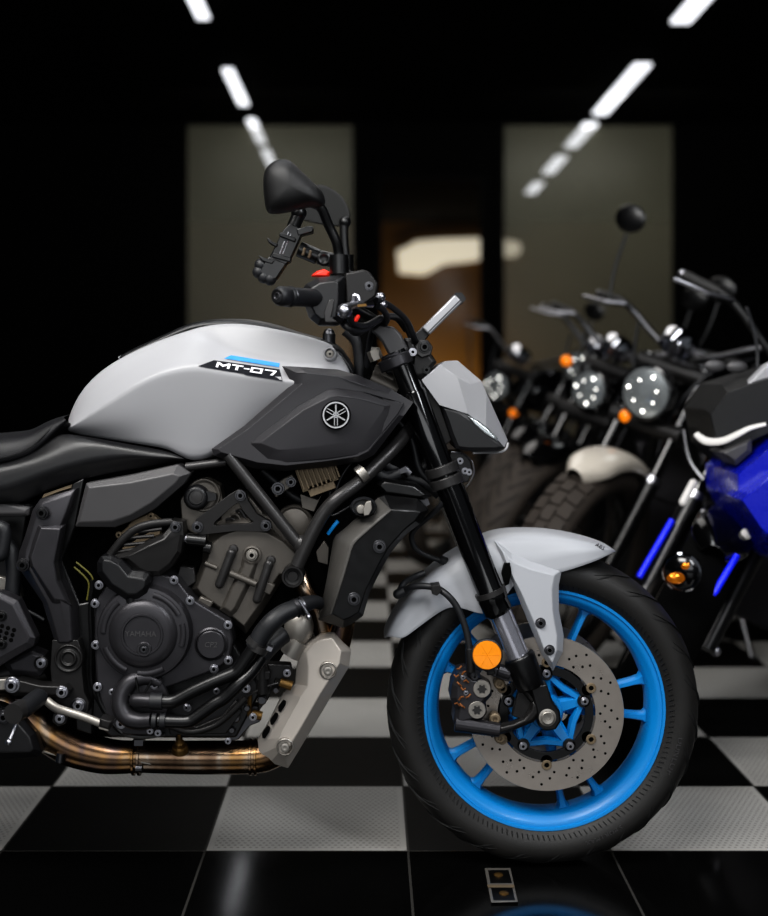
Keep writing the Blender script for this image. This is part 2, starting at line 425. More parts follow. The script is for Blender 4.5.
for k in range(6):
    a = math.radians(30 + 60 * k); b = MB()
    b.lathe(rad(a, .0965, -.0715), (0, -1, 0), [(0.0092, -.002), (.0098, .001), (.0085, .003), (.0052, .003), (.0045, .0015), (.0045, .0005)], 24)
    b.mi = 1; b.lathe(rad(a, .0965, -.0715), (0, -1, 0), [(.0045, .0008), (0, .0008)], 16)
    part('disc_button', b, ['tan_alloy', 'black_dull'], wheel)
for a in PIN: bolt(rad(a, .0755, -.071), .0058, wheel, 'steel', name='disc_bolt')
# ---------------------------------------------------------------- fork
YF = -.105
def fork(sgn):
    f = MB()
    pts = [(396, 351, 11.5), (412, 391, 11.5), (413, 393, 12.8), (437, 458, 13.2), (440, 466, 13.4), (452, 492, 13.8), (470, 540, 13.8), (489, 588, 13.6), (491, 593, 15.2), (493, 599, 15.6), (494, 602, 14.6), (498, 611, 14.8), (499.5, 614, 12)]
    f.tube([P(a, b, YF) for a, b, c in pts], [c * S(YF) for a, b, c in pts], 28)
    if sgn > 0: f.mirror_y()
    return f
def keep_far(mb):
    bmesh.ops.delete(mb.bm, geom=[v for v in mb.bm.verts if v.co.y < 0], context='VERTS'); return mb
fk = part('fork_leg', fork(-1), 'black_gloss', bike, label='gloss black upper fork leg', sharp=30)
fk2 = part('fork_leg', keep_far(fork(1)), 'black_gloss', bike, sharp=30)
def slid(far):
    f = MB(); f.tube([P(498.5, 608, YF), P(523.5, 668, YF)], 11.2 * S(YF), 28)
    return keep_far(f.mirror_y()) if far else f
part('fork_slider', slid(False), 'slider_chrome', fk, label='polished chrome fork slider'); part('fork_slider', slid(True), 'slider_chrome', fk2)
def lug(far):
    f = MB()
    f.tube([P(a, b, YF) for a, b in ((518, 655), (520, 659), (528, 680), (531, 688))], [15.5 * S(YF), 16 * S(YF), 15.5 * S(YF), 13 * S(YF)], 28)
    f.plate([(530, 686), (547, 684), (553, 702), (560, 711), (561.5, 721), (556, 730), (546, 731.5), (538, 726), (536.5, 712)], YF - .017, YF + .02)
    if far: keep_far(f.mirror_y())
    return f
lg = part('axle_lug', lug(False), 'black_satin', fk, bevel=.004, seg=3); part('axle_lug', lug(True), 'black_satin', fk2, bevel=.004)
a = MB(); a.lathe(P(547.5, 717.5, YF - .017), (0, -1, 0), [(.016, -.002), (.016, .001), (.0125, .002), (.0118, .005), (.0105, .006), (.005, .005), (.0045, .003), (0, .003)], 32)
part('axle_nut', a, 'alloy', fk, label='bare metal axle end in a black lug')
r = MB()
for (p0, p1, rr) in (((440.5, 465), (444, 474.5), 17.3), ((445, 476.5), (448.5, 486), 17)):
    r.tube([P(*p0, YF), P(*p1, YF)], rr * S(YF), 32)
part('lower_fork_clamp', r, 'frame_grey', fk, bevel=.002)
s_ = MB(); s_.tube([P(489.5, 590, YF), P(491.5, 595, YF)], 15.9 * S(YF), 28); part('seal_ring', s_, 'frame_grey', fk)
# top yoke
y = MB()
y.tube([P(393.5, 356, YF), P(398, 367, YF)], 17.5 * S(YF), 32); y.tube([P(392.5, 353, YF), P(394, 357, YF)], 13 * S(YF), 28)
y.plate([(386, 362), (408, 352), (417, 352), (416, 366), (404, 373), (386, 374)], -.09, .09)
yk = part('top_yoke', y, 'engine_black', bike, bevel=.003)
bolt(P(412.8, 352, -.118), .0058, yk, 'steel')
n = MB()
for (p0, p1, rr, Y) in (((371, 353.5), (379, 354), 6.5, -.03), ((373, 350), (377, 360), 7, -.03)):
    n.tube([P(*p0, Y), P(*p1, Y)], rr * S(Y), 6)
part('steering_stem_nut', n, 'alloy', bike, label='bare metal steering stem nut')
hs = MB(); hs.tube([P(378, 373, 0), P(412, 462, 0)], .034, 24); hs.tube([P(375, 378, -.0), P(380, 376, -.0)], .04, 20)
hs.plate([(366, 385), (392, 378), (430, 470), (400, 500), (372, 460)], -.05, .05)
part('steering_head', hs, 'black_dull', bike, bevel=.004)
sh = MB(); sh.tube([P(373, 372, -.05), P(393, 380, -.05)], .016, 16); sh.tube([P(371, 378, -.05), P(397, 391, -.05)], .022, 20)
part('bearing_race', sh, 'engine_grey', bike)
# handlebar riser + bar
hb = MB()
for yy in (-.105, .105):
    hb.plate([(371, 331), (379, 324), (394, 327), (401, 334), (409, 350), (390, 357), (382, 342), (378, 337)], yy - .014, yy + .02)
ris = part('handlebar_riser', hb, 'panel_grey', bike, bevel=.004)
bar = MB()
GE, GI = P(277, 296, -.385), P(324, 298.5, -.275)
path = cr([GE, GI, P(345, 305, -.23), P(366, 316, -.15), P(380, 325, -.07), P(382, 326, 0)], 8)
bar.tube(path, .0115, 18)
GE2, GI2 = Vector((GE.x + .07, .375, GE.z)), Vector((GI.x + .03, .27, GI.z))
p2_ = cr([P(382, 326, 0), Vector((P(380, 325, -.07).x, .07, P(380, 325, -.07).z)), Vector((P(366, 316, -.15).x, .15, P(366, 316, -.15).z)), GI2, GE2], 8)
bar.tube(p2_, .0115, 18)
hbar = part('handlebar', bar, 'black_satin', bike)
def grip(ge, gi, r=.0165):
    g = MB(); d = (gi - ge).normalized(); L = (gi - ge).length
    prof = [(0, 0), (.010, .0), (.0135, .002), (.0165, .009), (.0165, .026), (.0145, .028), (.0165, .030), (.017, .033), (.017, .036)] + [(r * (.9 if k % 2 else .96), .037 + (L - .045) * k / 30) for k in range(31)] + [(.0175, L - .008), (.0175, L)]
    g.lathe(ge, d, prof, 28); return g
part('handlebar_grip', grip(GE, GI), 'rubber_hose', hbar, sharp=60); part('handlebar_grip', grip(GE2, GI2), 'rubber_hose', hbar, sharp=60)
g = MB(); dn = (GI - GE).normalized(); g.lathe(GE, -dn, [(.0045, .0002), (.0055, .0012), (.0062, .0004)], 20); g.lathe(GE + dn * .0345, dn, [(.0172, 0), (.0178, .001), (.0172, .002)], 28)
part('bar_end_ring', g, 'dark_steel', hbar)
g = MB(); g.lathe(GI - dn * .006, dn, [(.016, 0), (.0245, .001), (.026, .006), (.0245, .012), (.018, .016)], 32); part('throttle_flange', g, 'frame_grey', hbar)
# switch housing
sw = MB()
sw.raised([(300.5, 292), (306, 284), (318, 277.5), (340, 275), (345, 276), (345, 300), (343, 322), (335, 325), (318, 325), (309, 318), (306, 309)],
          [(309, 293), (312, 288), (320, 283), (335, 281), (338, 283), (338, 300), (336, 317), (331, 319), (321, 319), (315, 314), (312, 307)], -.285, -.305, -.23)
swo = part('switch_housing', sw, 'black_plastic', hbar, bevel=.002)
k = MB(); k.raised([(311, 276), (317, 271), (324, 269), (330, 272), (329, 277)], [(314, 275), (318, 272.5), (323, 271.5), (327, 273), (327, 275.5)], -.27, -.28, -.25)
part('kill_switch', k, 'red_plastic', hbar, bevel=.001, label='red kill switch on the bar')
k = MB(); k.plate([(324, 312), (329, 300), (334, 299), (333, 308), (331, 317), (338, 322), (325, 322)], -.31, -.29); part('housing_bracket', k, 'frame_grey', hbar, bevel=.001)
mc = MB(); mc.plate([(345, 273), (364, 269.5), (370, 272), (378, 283), (376, 296), (366, 303), (346, 303)], -.285, -.235)
mc.plate([(346, 268), (352, 271.5), (364, 270.5), (374, 277), (378, 292), (370, 299), (355, 300), (345, 297)], -.24, -.20)
mco = part('master_cylinder', mc, 'bracket_black', hbar, bevel=.003)
bolt(P(369, 286, -.285), .006, mco, 'dark_steel')
lv = MB()
lv.tube(pc([(344.5, 311, -.36), (350, 306, -.335), (360, 304, -.29), (370, 303, -.26)]), [.009, .0075, .0075, .010], 14, squash=.7); lv.ball(P(344.5, 311, -.36), .0125)
lv.tube(pc([(353, 301, -.30), (354, 296, -.30), (357, 296, -.30), (359, 301, -.30)]), .004, 8)
part('brake_lever', lv, 'steel', hbar, label='polished silver brake lever')
lb = MB(); lb.plate([(349, 305.5), (366, 303.5), (367, 306), (350, 308)], -.318, -.30); part('lever_sleeve', lb, 'brass', hbar)
rb = MB(); rb.pill(P(356, 320, -.31), P(358, 316.5, -.31), .0035); part('warning_tag', rb, 'red_plastic', hbar, label='small red tag')
for q in ((380, 297), (382, 305)):
    b = MB(); b.tube([P(q[0] - 5, q[1], -.2), P(q[0] + 1, q[1], -.2)], .0075, 12); b.ball(P(q[0] + 1, q[1], -.2), .008); part('hose_bolt', b, 'steel', mco)
cab = MB()
cables = [[(338, 318, -.25), (348, 328, -.27), (362, 330, -.24), (376, 322, -.18), (388, 316, -.10), (402, 320, -.03), (412, 340, 0)],
          [(345, 322, -.22), (355, 333, -.22), (370, 326, -.18), (382, 318, -.1), (396, 318, -.03), (406, 330, 0)],
          [(376, 300, -.21), (390, 306, -.18), (406, 320, -.13), (414, 338, -.10), (418, 352, -.04), (428, 420, -.02)],
          [(378, 306, -.22), (385, 312, -.2), (386, 322, -.12), (372, 332, .0), (366, 372, .05)],
          [(348, 310, -.30), (352, 322, -.28), (364, 326, -.24), (380, 318, -.19)]]
for c in cables: cab.tube(pc(c, 0, 7), .0058, 10)
cab.tube(pc([(346, 330, .05), (358, 345, .05), (360, 380, .05)], 0, 6), .012, 10)
part('control_cables', cab, 'rubber_hose', bike)
blk = MB(); blk.tube([P(366, 325, .06), P(366, 385, .06)], .02, 12); part('cable_conduit', blk, 'black_dull', bike)
# mirrors
def mirror(px, Yc, near):
    m = MB(); front = [P(a, b, Yc) for a, b in px]
    cx = sum((p for p in front), Vector()) / len(front)
    rings = [(1.0, 0.012, .97), (1.0, 0, 1.0), (.96, -.012, 1), (.8, -.024, 1), (.45, -.032, 1), (.1, -.034, 1)]
    rr = [[cx + (p - cx) * k * z + Vector((0, dy if near else -dy, 0)) for p in front] for k, dy, z in rings]
    n = len(front); vs = [[m.v(p) for p in r] for r in rr]
    for i in range(len(vs) - 1):
        for j in range(n): m.face([vs[i][j], vs[i][(j + 1) % n], vs[i + 1][(j + 1) % n], vs[i + 1][j]])
    m.face(vs[-1]); m.face(vs[0][::-1])
    return m
nm = cr([P(*q, 0) for q in []], 1) if False else None
mpx = [(263.2, 181), (265.5, 169.5), (272, 162.5), (281, 159.3), (290, 160.8), (300, 169.5), (315, 184), (322.5, 192), (325.3, 202), (322, 206), (309, 207.3), (291, 211.5), (273, 214.2), (266.5, 210), (264, 196)]
def closed_cr(px, n=4):
    L = len(px); out = []
    for i in range(L):
        a, b, c, d = (Vector((*px[(i + j) % L], 0)) for j in (-1, 0, 1, 2))
        for k in range(n):
            t = k / n; q = 0.5 * ((2 * b) + (c - a) * t + (2 * a - 5 * b + 4 * c - d) * t * t + (3 * b - a - 3 * c + d) * t ** 3); out.append((q.x, q.y))
    return out
mn = part('rear_view_mirror', mirror(closed_cr(mpx), -.30, True), 'black_matte', bike, label='black rear view mirror, nearer side')
st = MB(); st.tube(pc([(312, 203, -.295), (321, 208, -.29), (329, 226, -.28), (336, 241, -.275), (338.5, 253, -.27), (339, 262, -.27)]), .0085, 14)
st.tube([P(339, 255, -.27), P(339.5, 274, -.27)], .0165, 18)
part('mirror_stem', st, 'black_satin', mn)
fpx = [(300, 214), (303, 220), (318, 224), (334, 226.3), (346, 225.5), (349.8, 219), (349, 210), (343, 198), (332, 189), (321, 185), (312, 188), (304, 200)]
mf = part('rear_view_mirror', mirror(closed_cr(fpx), .30, False), 'black_matte', bike, label='black rear view mirror, farther side')
fg = MB(); fp = [P(a, b, .287) for a, b in closed_cr(fpx)]; cc = sum(fp, Vector()) / len(fp); fg.face([fg.v(cc + (p - cc) * .9) for p in fp]); part('mirror_glass', fg, 'smoke_glass', mf)
st = MB(); st.tube(pc([(346, 219, .28), (344, 228, .28), (344.5, 245, .28), (346, 262, .28)]), .0095, 14); st.ball(P(345, 222, .28), .013); st.tube([P(345.5, 255, .28), P(346, 276, .28)], .0165, 16); st.tube([P(346, 274, .28), GI2], .012, 14)
part('mirror_stem', st, 'black_satin', mf)
# phone holder
ph = MB(); YP = -.2
ph.plate([(268, 260), (283, 230), (290, 223), (302, 229), (302, 234), (289, 262), (281, 268)], YP - .014, YP + .014)
ph.plate([(259, 271), (269, 256), (286, 264), (276, 279), (264, 280)], YP - .02, YP + .015)
ph.tube([P(293, 228, YP), P(299, 214, YP)], .012, 14); ph.ball(P(299, 213, YP), .014)
ph.plate([(296, 229), (307, 226), (313, 226), (313, 232), (305, 234), (298, 236)], YP - .015, YP + .02)
pho = part('phone_mount', ph, 'black_satin', bike, bevel=.002)
for q in ([(267, 237), (273, 242), (278, 244), (276, 247), (268, 242)], [(258, 255), (265, 258), (275, 260), (272, 264), (262, 261)], [(280, 232), (296, 238), (295, 242), (279, 236)], [(273, 252), (291, 258), (290, 262), (272, 257)]):
    c = MB(); c.plate(q, YP - .022, YP + .01); part('clamp_claw', c, 'black_plastic', pho, bevel=.0015)
c = MB()
for q in ((261, 265), (259, 272), (264, 277), (270, 279)): c.ball(P(*q, YP - .01), .012, 12)
part('rubber_pad', c, 'rubber_hose', pho)
c = MB(); c.tube([P(280, 254, YP - .013), P(289, 232, YP - .013)], .0022, 8); c.tube([P(283, 254, YP - .013), P(291, 234, YP - .013)], .0016, 8); part('guide_rod', c, 'steel', pho)
c = MB(); c.tube([P(299, 249, YP), P(318, 257, YP)], [.014, .0175, .0175, .014], 18); c.tube([P(318, 257, YP), P(332, 260, YP)], .013, 16); c.lathe(P(324, 259, YP - .01), (0, -1, 0), [(.013, -.005), (.013, .004), (.009, .006), (.004, .004), (0, .004)], 20)
c.tube(pc([(330, 259, YP), (336, 264, YP), (338, 280, YP)]), .012, 14); c.mi = 1
for q in ((303.5, 251.5), (309.5, 254)): c.pill(P(q[0] + 1, q[1] - 2.5, YP - .016), P(q[0] - .5, q[1] + 3, YP - .016), .0028)
part('mount_arm', c, ['black_satin', 'tan_alloy'], pho, bevel=.0008)
# meter
mt = MB(); A0, A1 = P(424, 333, 0), P(456, 301, 0); d = (A1 - A0).normalized(); nrm = Vector((-d.z, 0, d.x))
for off, th, wd in ((.0, .019, .085),):
    mt.prism([A0 + nrm * .0105 + Vector((0, -wd, 0)), A1 + nrm * .0105 + Vector((0, -wd, 0)), A1 - nrm * .0095 + Vector((0, -wd, 0)), A0 - nrm * .0095 + Vector((0, -wd, 0))],
             [A0 + nrm * .0105 + Vector((0, wd, 0)), A1 + nrm * .0105 + Vector((0, wd, 0)), A1 - nrm * .0095 + Vector((0, wd, 0)), A0 - nrm * .0095 + Vector((0, wd, 0))])
mto = part('meter_display', mt, 'meter_alloy', bike, bevel=.003, label='slim silver instrument display')
mt = MB()
mt.prism([A1 + d * .004 + nrm * .012 + Vector((0, -.08, 0)), A1 + d * .012 + nrm * .004 + Vector((0, -.08, 0)), A1 + d * .010 - nrm * .010 + Vector((0, -.08, 0)), A1 - nrm * .0115 + Vector((0, -.08, 0)), A1 + nrm * .0115 + Vector((0, -.08, 0))],
         [A1 + d * .004 + nrm * .012 + Vector((0, .08, 0)), A1 + d * .012 + nrm * .004 + Vector((0, .08, 0)), A1 + d * .010 - nrm * .010 + Vector((0, .08, 0)), A1 - nrm * .0115 + Vector((0, .08, 0)), A1 + nrm * .0115 + Vector((0, .08, 0))])
mt.prism([A0 - d * .0 - nrm * .003 + Vector((0, -.0865, 0)), A1 - nrm * .003 + Vector((0, -.0865, 0)), A1 - nrm * .005 + Vector((0, -.0865, 0)), A0 - nrm * .005 + Vector((0, -.0865, 0))],
         [A0 - nrm * .003 + Vector((0, -.08, 0)), A1 - nrm * .003 + Vector((0, -.08, 0)), A1 - nrm * .005 + Vector((0, -.08, 0)), A0 - nrm * .005 + Vector((0, -.08, 0))])
part('display_edge', mt, 'black_plastic', mto)
mt = MB(); mt.plate([(415, 333), (423, 327), (430, 334), (424, 342), (414, 348)], -.06, .06); part('display_stay', mt, 'black_plastic', mto, bevel=.002)
# headlight cowl
hc = MB()
CV = dict(a=(421.5, 380, -.098), b=(440, 364, -.088), c=(458, 377, -.092), d=(439.5, 405, -.099), e=(446, 361, -.060), f=(457.5, 360.3, -.050), g=(481.5, 381, -.050), h=(486.5, 393, -.056),
          i=(508, 440.5, -.022), j=(504, 448.5, -.034), k=(468, 414, -.090), l=(486, 428, -.074), n=(470, 384, -.078))
V_ = {q: hc.v(P(*p)) for q, p in CV.items()}; W_ = {q: hc.v(Vector((v.co.x, -v.co.y, v.co.z))) for q, v in list(V_.items())}
for f_ in ('abcd', 'befnc', 'fgn', 'dck', 'cnk', 'nghlk', 'hijl'):
    hc.face([V_[q] for q in f_]); hc.face([W_[q] for q in reversed(f_)])
for p_, q_ in ('be', 'ef', 'fg', 'gh', 'hi', 'ij'):
    hc.face([V_[p_], V_[q_], W_[q_], W_[p_]])
hc.face([V_['a'], V_['b'], W_['b'], W_['a']])
hco = part('headlight_cowl', hc, 'silver_paint', bike, bevel=.002, seg=3, sharp=12, label='matte silver headlight cowl')
hd = MB()
hd.raised([(441, 405), (458, 409), (470, 416), (486, 428), (499, 441), (505, 448), (498, 451), (474, 452), (456, 449.5), (450, 436), (445, 420)],
          [(444, 409), (458, 413), (467, 418), (483, 431), (494, 441), (499, 446), (495, 448), (474, 448), (459, 446), (454, 434), (449, 419)], -.09, -.094, .09)
hdo = part('headlight_shell', hd, 'black_plastic', bike, bevel=.002)
hd = MB(); hd.raised([(467, 415.5), (478, 420), (489, 429), (498, 438), (497.5, 442), (484, 434), (474, 425)], [(469, 417), (478, 422), (488, 430), (495, 437), (494.5, 439), (484, 432), (475, 424)], -.093, -.097, -.08)
part('daytime_lamp', hd, 'lens_silver', hdo, bevel=.001, label='clear daytime lamp strip')
hd = MB(); hd.tube(pc([(508, 443, -.03), (506, 449, -.037), (500, 452, -.05), (488, 452.5, -.07), (473, 453, -.085)]), .0022, 8); part('chin_trim', hd, 'silver_paint', hdo)
br = MB()
br.raised([(404, 338), (412, 338), (416, 345), (430, 352), (437, 362), (424, 378), (413, 380)], [(407, 341), (411, 341), (415, 349), (427, 355), (433, 362), (423, 374), (414, 375)], -.085, -.09, .085)
br.plate([(413, 380), (424, 378), (440, 406), (452, 440), (445, 446), (430, 420)], -.075, .075)
bro = part('headlight_bracket', br, 'bracket_black', bike, bevel=.002)
bolt(P(426.5, 370, -.092), .006, bro, 'black_satin')
cl = MB(); cl.plate([(415, 346), (420, 340), (428, 340), (433, 347), (431, 355), (422, 358), (416, 354)], -.10, .10); clo = part('meter_clamp', cl, 'frame_grey', bike, bevel=.002); bolt(P(424.5, 347, -.1), .009, clo, 'black_satin')
hn = MB(); hn.plate([(450, 452), (462, 452), (470, 458), (473, 472), (468, 482), (455, 484), (447, 470)], -.05, .05); hno = part('horn_bracket', hn, 'black_plastic', bike, bevel=.002)
bolts([(460, 461), (465, 471), (469, 472), (457, 475)], -.05, 2.6, hno)
hn = MB(); hn.tube(pc([(451, 452, -.06), (462, 453, -.06), (471, 460, -.06), (474, 472, -.06), (470, 482, -.06), (466, 487, -.06)]), .0016, 8); part('wire_loop', hn, 'steel', hno)
# ---------------------------------------------------------------- front fender
fd = MB(); sts = []
# crown, shoulder, side crease, lower edge  (px, py) at Y = 0, -.05, -.077, -.080
FE = [((386, 640), (383, 637), (394, 637), (402, 640)), ((391, 626), (389, 622), (402, 626), (411, 633)), ((404, 604), (402, 600), (416, 609), (427, 621)),
      ((420, 585), (418, 581), (432, 592), (441, 611)), ((439, 568), (438, 564), (448, 579), (452, 606)), ((458, 555), (457, 551), (464, 571), (468, 610)),
      ((474, 546), (474, 543), (479, 566), (484, 616)), ((488, 536), (489, 534), (494, 556), (500, 612)),
      ((508, 531), (508, 530), (511, 558), (512, 582)), ((528, 530), (528, 529.5), (530, 560), (530, 578)), ((548, 531), (548, 530.5), (549, 556), (551, 575)),
      ((567, 534), (567, 533.5), (568, 552), (570, 570)), ((585, 538.5), (585, 538), (586, 550), (588, 564)), ((600, 543), (600, 542.5), (601, 550), (603, 558)), ((611, 548), (611, 547), (611.5, 549.5), (612, 553)), ((616, 551), (616, 550.5), (616, 551), (616, 551.5))]
for i, (c, s2, s3, e) in enumerate(FE):
    tp_ = 1.0 if i < 13 else (.85, .62, .25)[i - 13]
    cY = P(c[0], c[1], -.05)
    sts.append([Vector((P(*s2, 0).x, 0, P(*s2, 0).z - .0)), P(*s2, -.045 * tp_) + Vector((0, 0, -.003)), P(s2[0] * .65 + s3[0] * .35, s2[1] * .7 + s3[1] * .3, -.068 * tp_), P(*s3, -.080 * tp_), P(*e, -.082 * tp_)])
fd.grid(sts, [(2, .35), (3, .8), (4, .6)])
fdo = part('front_fender', fd.mirror_y(), 'white_paint', bike, subsurf=2, weld=.0005, solid=.003, label='matte silver front fender')
fs = MB()
fs.raised([(494, 540), (511, 553), (530, 560), (562, 570), (559, 585), (559, 610), (564, 636), (563, 652), (553, 671.5), (542, 655), (530, 626), (516, 592), (505, 566)],
          [(503, 551, -.086), (513, 562, -.092), (530, 569, -.092), (554, 575, -.09), (552, 590, -.097), (553, 612, -.1), (557, 636, -.1), (557, 650, -.1), (552.5, 663, -.1), (545, 652, -.1), (534, 622, -.1), (521, 592, -.1), (511, 572, -.096)], -.079, -.098, -.07)
fso = part('fender_stay', fs, 'white_paint', fdo, bevel=.003, seg=3)
bolts([(540.5, 623), (549.5, 650)], -.1, 4.0, fdo, 'dark_steel')
fl = MB(); fl.raised([(505, 564), (510, 563), (511.5, 572), (509, 584), (505, 586), (502, 574)], [(506, 566), (509, 566), (510, 572), (508, 581), (505.5, 582), (504, 574)], -.099, -.1, -.07); part('fork_recess', fl, 'black_dull', fdo)
fb = MB()
fb.text('ABS', P(600, 546, -.062), .011, (.78, 0, -.45), (.5, -.3, .75), .003); part('fender_lettering', fb, 'black_satin', fdo, label='small black lettering')
# ---------------------------------------------------------------- caliper
cp = MB(); YC = -.118
cp.raised([(458, 672), (466, 670), (473, 676), (481, 678), (491, 684), (492, 695), (486, 702), (487, 713), (482, 720), (474, 722), (466, 726), (458, 729), (453, 722), (455, 710), (450, 698), (452, 684)],
          [(462, 678), (467, 676), (473, 681), (480, 682), (487, 686), (488, 694), (482, 702), (483, 712), (479, 716), (473, 718), (466, 720), (461, 723), (458, 719), (460, 709), (457, 698), (458, 687)], YC + .012, YC, -.045)
cp.plate([(486, 664), (496, 668), (511, 671), (520, 676), (519, 684), (505, 681), (492, 676), (484, 671)], YC + .004, -.08)
cp.tube([P(497, 670, YC + .012), P(510, 674, YC + .012)], .013, 16); cp.tube([P(455, 723, YC + .012), P(500, 730, YC + .01)], [.0155, .0175, .0175, .013, .013], 18)
cpo = part('brake_caliper', cp, 'engine_black', bike, bevel=.0025)
for i, q in enumerate(((482, 689), (477, 710))):
    k = MB(); c = P(*q, YC - .001); R_ = 8.8 * S(YC)
    k.lathe(c, (0, -1, 0), [(R_, -.008), (R_, .0005), (R_ * .93, .0018), (R_ * .62, .0018)], 36)
    star = []
    for j in range(24):
        a = 2 * PI * j / 24; rr = R_ * (.46 + .10 * math.cos(6 * a)); star.append(c + Vector((math.cos(a) * rr, -.0016, math.sin(a) * rr)))
    k.lathe(c, (0, -1, 0), [(R_ * .62, .0018), (R_ * .6, .0005), (0, .0005)], 36); k.mi = 1; k.prism(star, [p + Vector((0, .003, 0)) for p in star])
    part('piston_cap', k, ['alloy', 'frame_grey'], cpo, label='silver star-socket piston cap')
ca = MB()
ca.raised([(498, 726), (512, 723), (523, 718), (530, 709), (532, 699), (539, 704), (540, 714), (534, 722), (522, 727), (508, 733), (498, 735)], [(501, 728), (513, 725), (525, 720), (532.5, 711), (534, 704), (537, 706), (537.5, 713), (532, 720), (521, 724.5), (508, 730), (501, 732)], YC + .004, YC - .003, YC + .02)
ca.raised([(512, 676), (519, 677), (536, 700), (533, 706), (519, 688)], [(515, 678), (518, 679), (534, 700), (532.5, 702), (520, 686)], YC + .006, YC, YC + .02)
ca.plate([(521, 683), (534, 697), (532, 714), (520, 719), (512, 716), (516, 700)], YC + .012, -.09)
part('caliper_bracket', ca, 'bracket_black', cpo, bevel=.002)
for i, q in enumerate([(459, 669), (464, 672), (466, 680), (459, 684), (463, 690), (468, 697), (461, 697), (457, 703), (462, 706), (456, 677)]):
    k = MB(); a = i * 1.3
    k.tube([P(q[0] - 2, q[1] + math.sin(a) * 3, YC - .002), P(q[0], q[1], YC - .006), P(q[0] + 2.5, q[1] - math.cos(a) * 3, YC - .002)], .0017, 6)
    part('pad_clip', k, 'orange_rust', cpo, label='rusty pad clip')
for q in ((463, 677.5), (466, 693)): bolt(P(*q, YC), .0035, cpo)
bolt(P(474.5, 676.5, YC), .005, cpo, 'dark_steel')
for q in ((499.5, 684), (495, 719), (500, 738)):
    k = MB(); k.lathe(P(*q, -.1), (0, -1, 0), [(.0105, -.02), (.0105, 0), (.008, .002), (.0045, .002), (.004, -.003), (0, -.003)], 20); part('slide_pin', k, 'tan_alloy', cpo)
rf = MB(); RC = P(487, 655, -.135); rf.lathe(RC, (0, -1, 0), [(0, -.012), (.0275, -.012), (.029, -.008), (.029, .001), (.0268, .002), (.0268, 0)], 40); rf.mi = 1
rf.lathe(RC, (0, -1, 0), [(.0268, .0005), (.0255, .003), (0, .0042)], 40)
rfo = part('side_reflector', rf, ['rubber_hose', 'amber'], bike, label='round amber side reflector')
rf = MB()
for a in range(3):
    an = PI * a / 3; dv = Vector((math.cos(an), 0, math.sin(an))); rf.tube([RC + dv * .024 + Vector((0, -.0033, 0)), RC + Vector((0, -.0041, 0)), RC - dv * .024 + Vector((0, -.0033, 0))], .0005, 4)
part('reflector_facets', rf, 'amber', rfo)
rs = MB(); rs.plate([(484, 662), (490, 660), (496, 674), (488, 676)], -.122, -.105); part('reflector_stay', rs, 'bracket_black', rfo, bevel=.002)
ho = MB(); HY = -.125
ho.tube(pc([(404, 591, -.085), (412, 587, -.1), (424, 586, -.11), (436, 588, -.115), (446, 594, HY), (455, 604, HY), (462, 618, HY), (467, 634, HY), (469.5, 650, HY), (470, 666, HY), (473, 676, HY)], 0, 6), .0062, 12)
ho.tube(pc([(399, 593, -.085), (404, 583, -.07), (414, 577, -.05), (424, 573, -.04)], 0, 6), .0062, 12); ho.pill(P(398, 594, -.085), P(404, 591, -.085), .0095)
hoo = part('brake_hose', ho, 'rubber_hose', bike)
ho = MB(); ho.tube([P(470, 648, HY), P(470.5, 672, HY)], .0085, 12); part('hose_clip', ho, 'bracket_black', hoo, bevel=.001); ho = MB(); ho.plate([(431, 586), (440, 585), (442, 591), (437, 596), (432, 594)], HY - .006, -.09); part('hose_clip', ho, 'bracket_black', hoo, bevel=.001)
ho = MB(); ho.tube(pc([(452, 492, -.12), (443, 503, -.11), (430, 516, -.09), (415, 529, -.07), (411.5, 538, -.06), (416, 549, -.055), (428, 556, -.05), (446, 562, -.05)], 0, 6), .0052, 10); ho.tube([P(440, 559, -.052), P(446, 562, -.05)], .0085, 10)
part('brake_hose', ho, 'rubber_hose', bike)
# ---------------------------------------------------------------- fuel tank
T_ = [(64.5, 430), (73, 405), (83, 388), (98, 373), (115, 361), (135, 351), (162, 339), (190, 330), (210, 324.5), (241, 323), (276, 329), (310, 337), (328, 343), (340, 348.5), (352, 372)]
F_ = [(64.7, 430.5), (76, 412), (89, 398), (107, 385), (127, 372), (148, 362), (174, 350), (201, 339), (219, 345), (246, 353), (278, 360.5), (308, 363), (330, 365), (343, 366), (352, 374)]
C_ = [(65, 431), (80, 421), (98, 410), (118, 397), (139, 383), (159, 373), (180, 368), (200, 366.5), (222, 370.5), (248, 375), (274, 379), (304, 383), (330, 382), (343, 379), (352, 377)]
M_ = [(65, 431.5), (84, 428), (106, 425), (128, 420), (148, 414), (166, 409), (183, 407), (200, 408), (222, 410), (246, 405), (270, 398), (300, 394), (328, 392), (342, 389), (351, 383)]
B_ = [(65.5, 432), (88, 436), (112, 440), (135, 443.5), (153, 446.5), (168, 449), (184, 459), (196, 461.5), (214, 456), (236, 440), (262, 420), (294, 405), (325, 400), (340, 396), (350, 390)]
rows = []
ks = [.62, .74, .85, .93, .98, 1, 1, 1, 1, 1, 1, 1, .96, .9, .84]
for i in range(15):
    k = ks[i]; row = []
    ft = P(*T_[i], -.10 * k); row.append(Vector((ft.x, 0, ft.z + .006))); row.append(Vector((ft.x, -.06 * k, ft.z + .004)))
    fa = -.118 if i >= 8 else -.128
    for L, yy in ((T_, -.10), (F_, fa), (C_, -.165), (M_, -.152 if 3 < i < 11 else -.158), (B_, -.128)): row.append(P(*L[i], yy * k))
    b = row[-1]; row.append(Vector((b.x, 0, b.z - .01))); rows.append(row)
tk = MB(); tk.grid(rows, [(2, .75), (3, .5), (4, .55), (6, .9)])
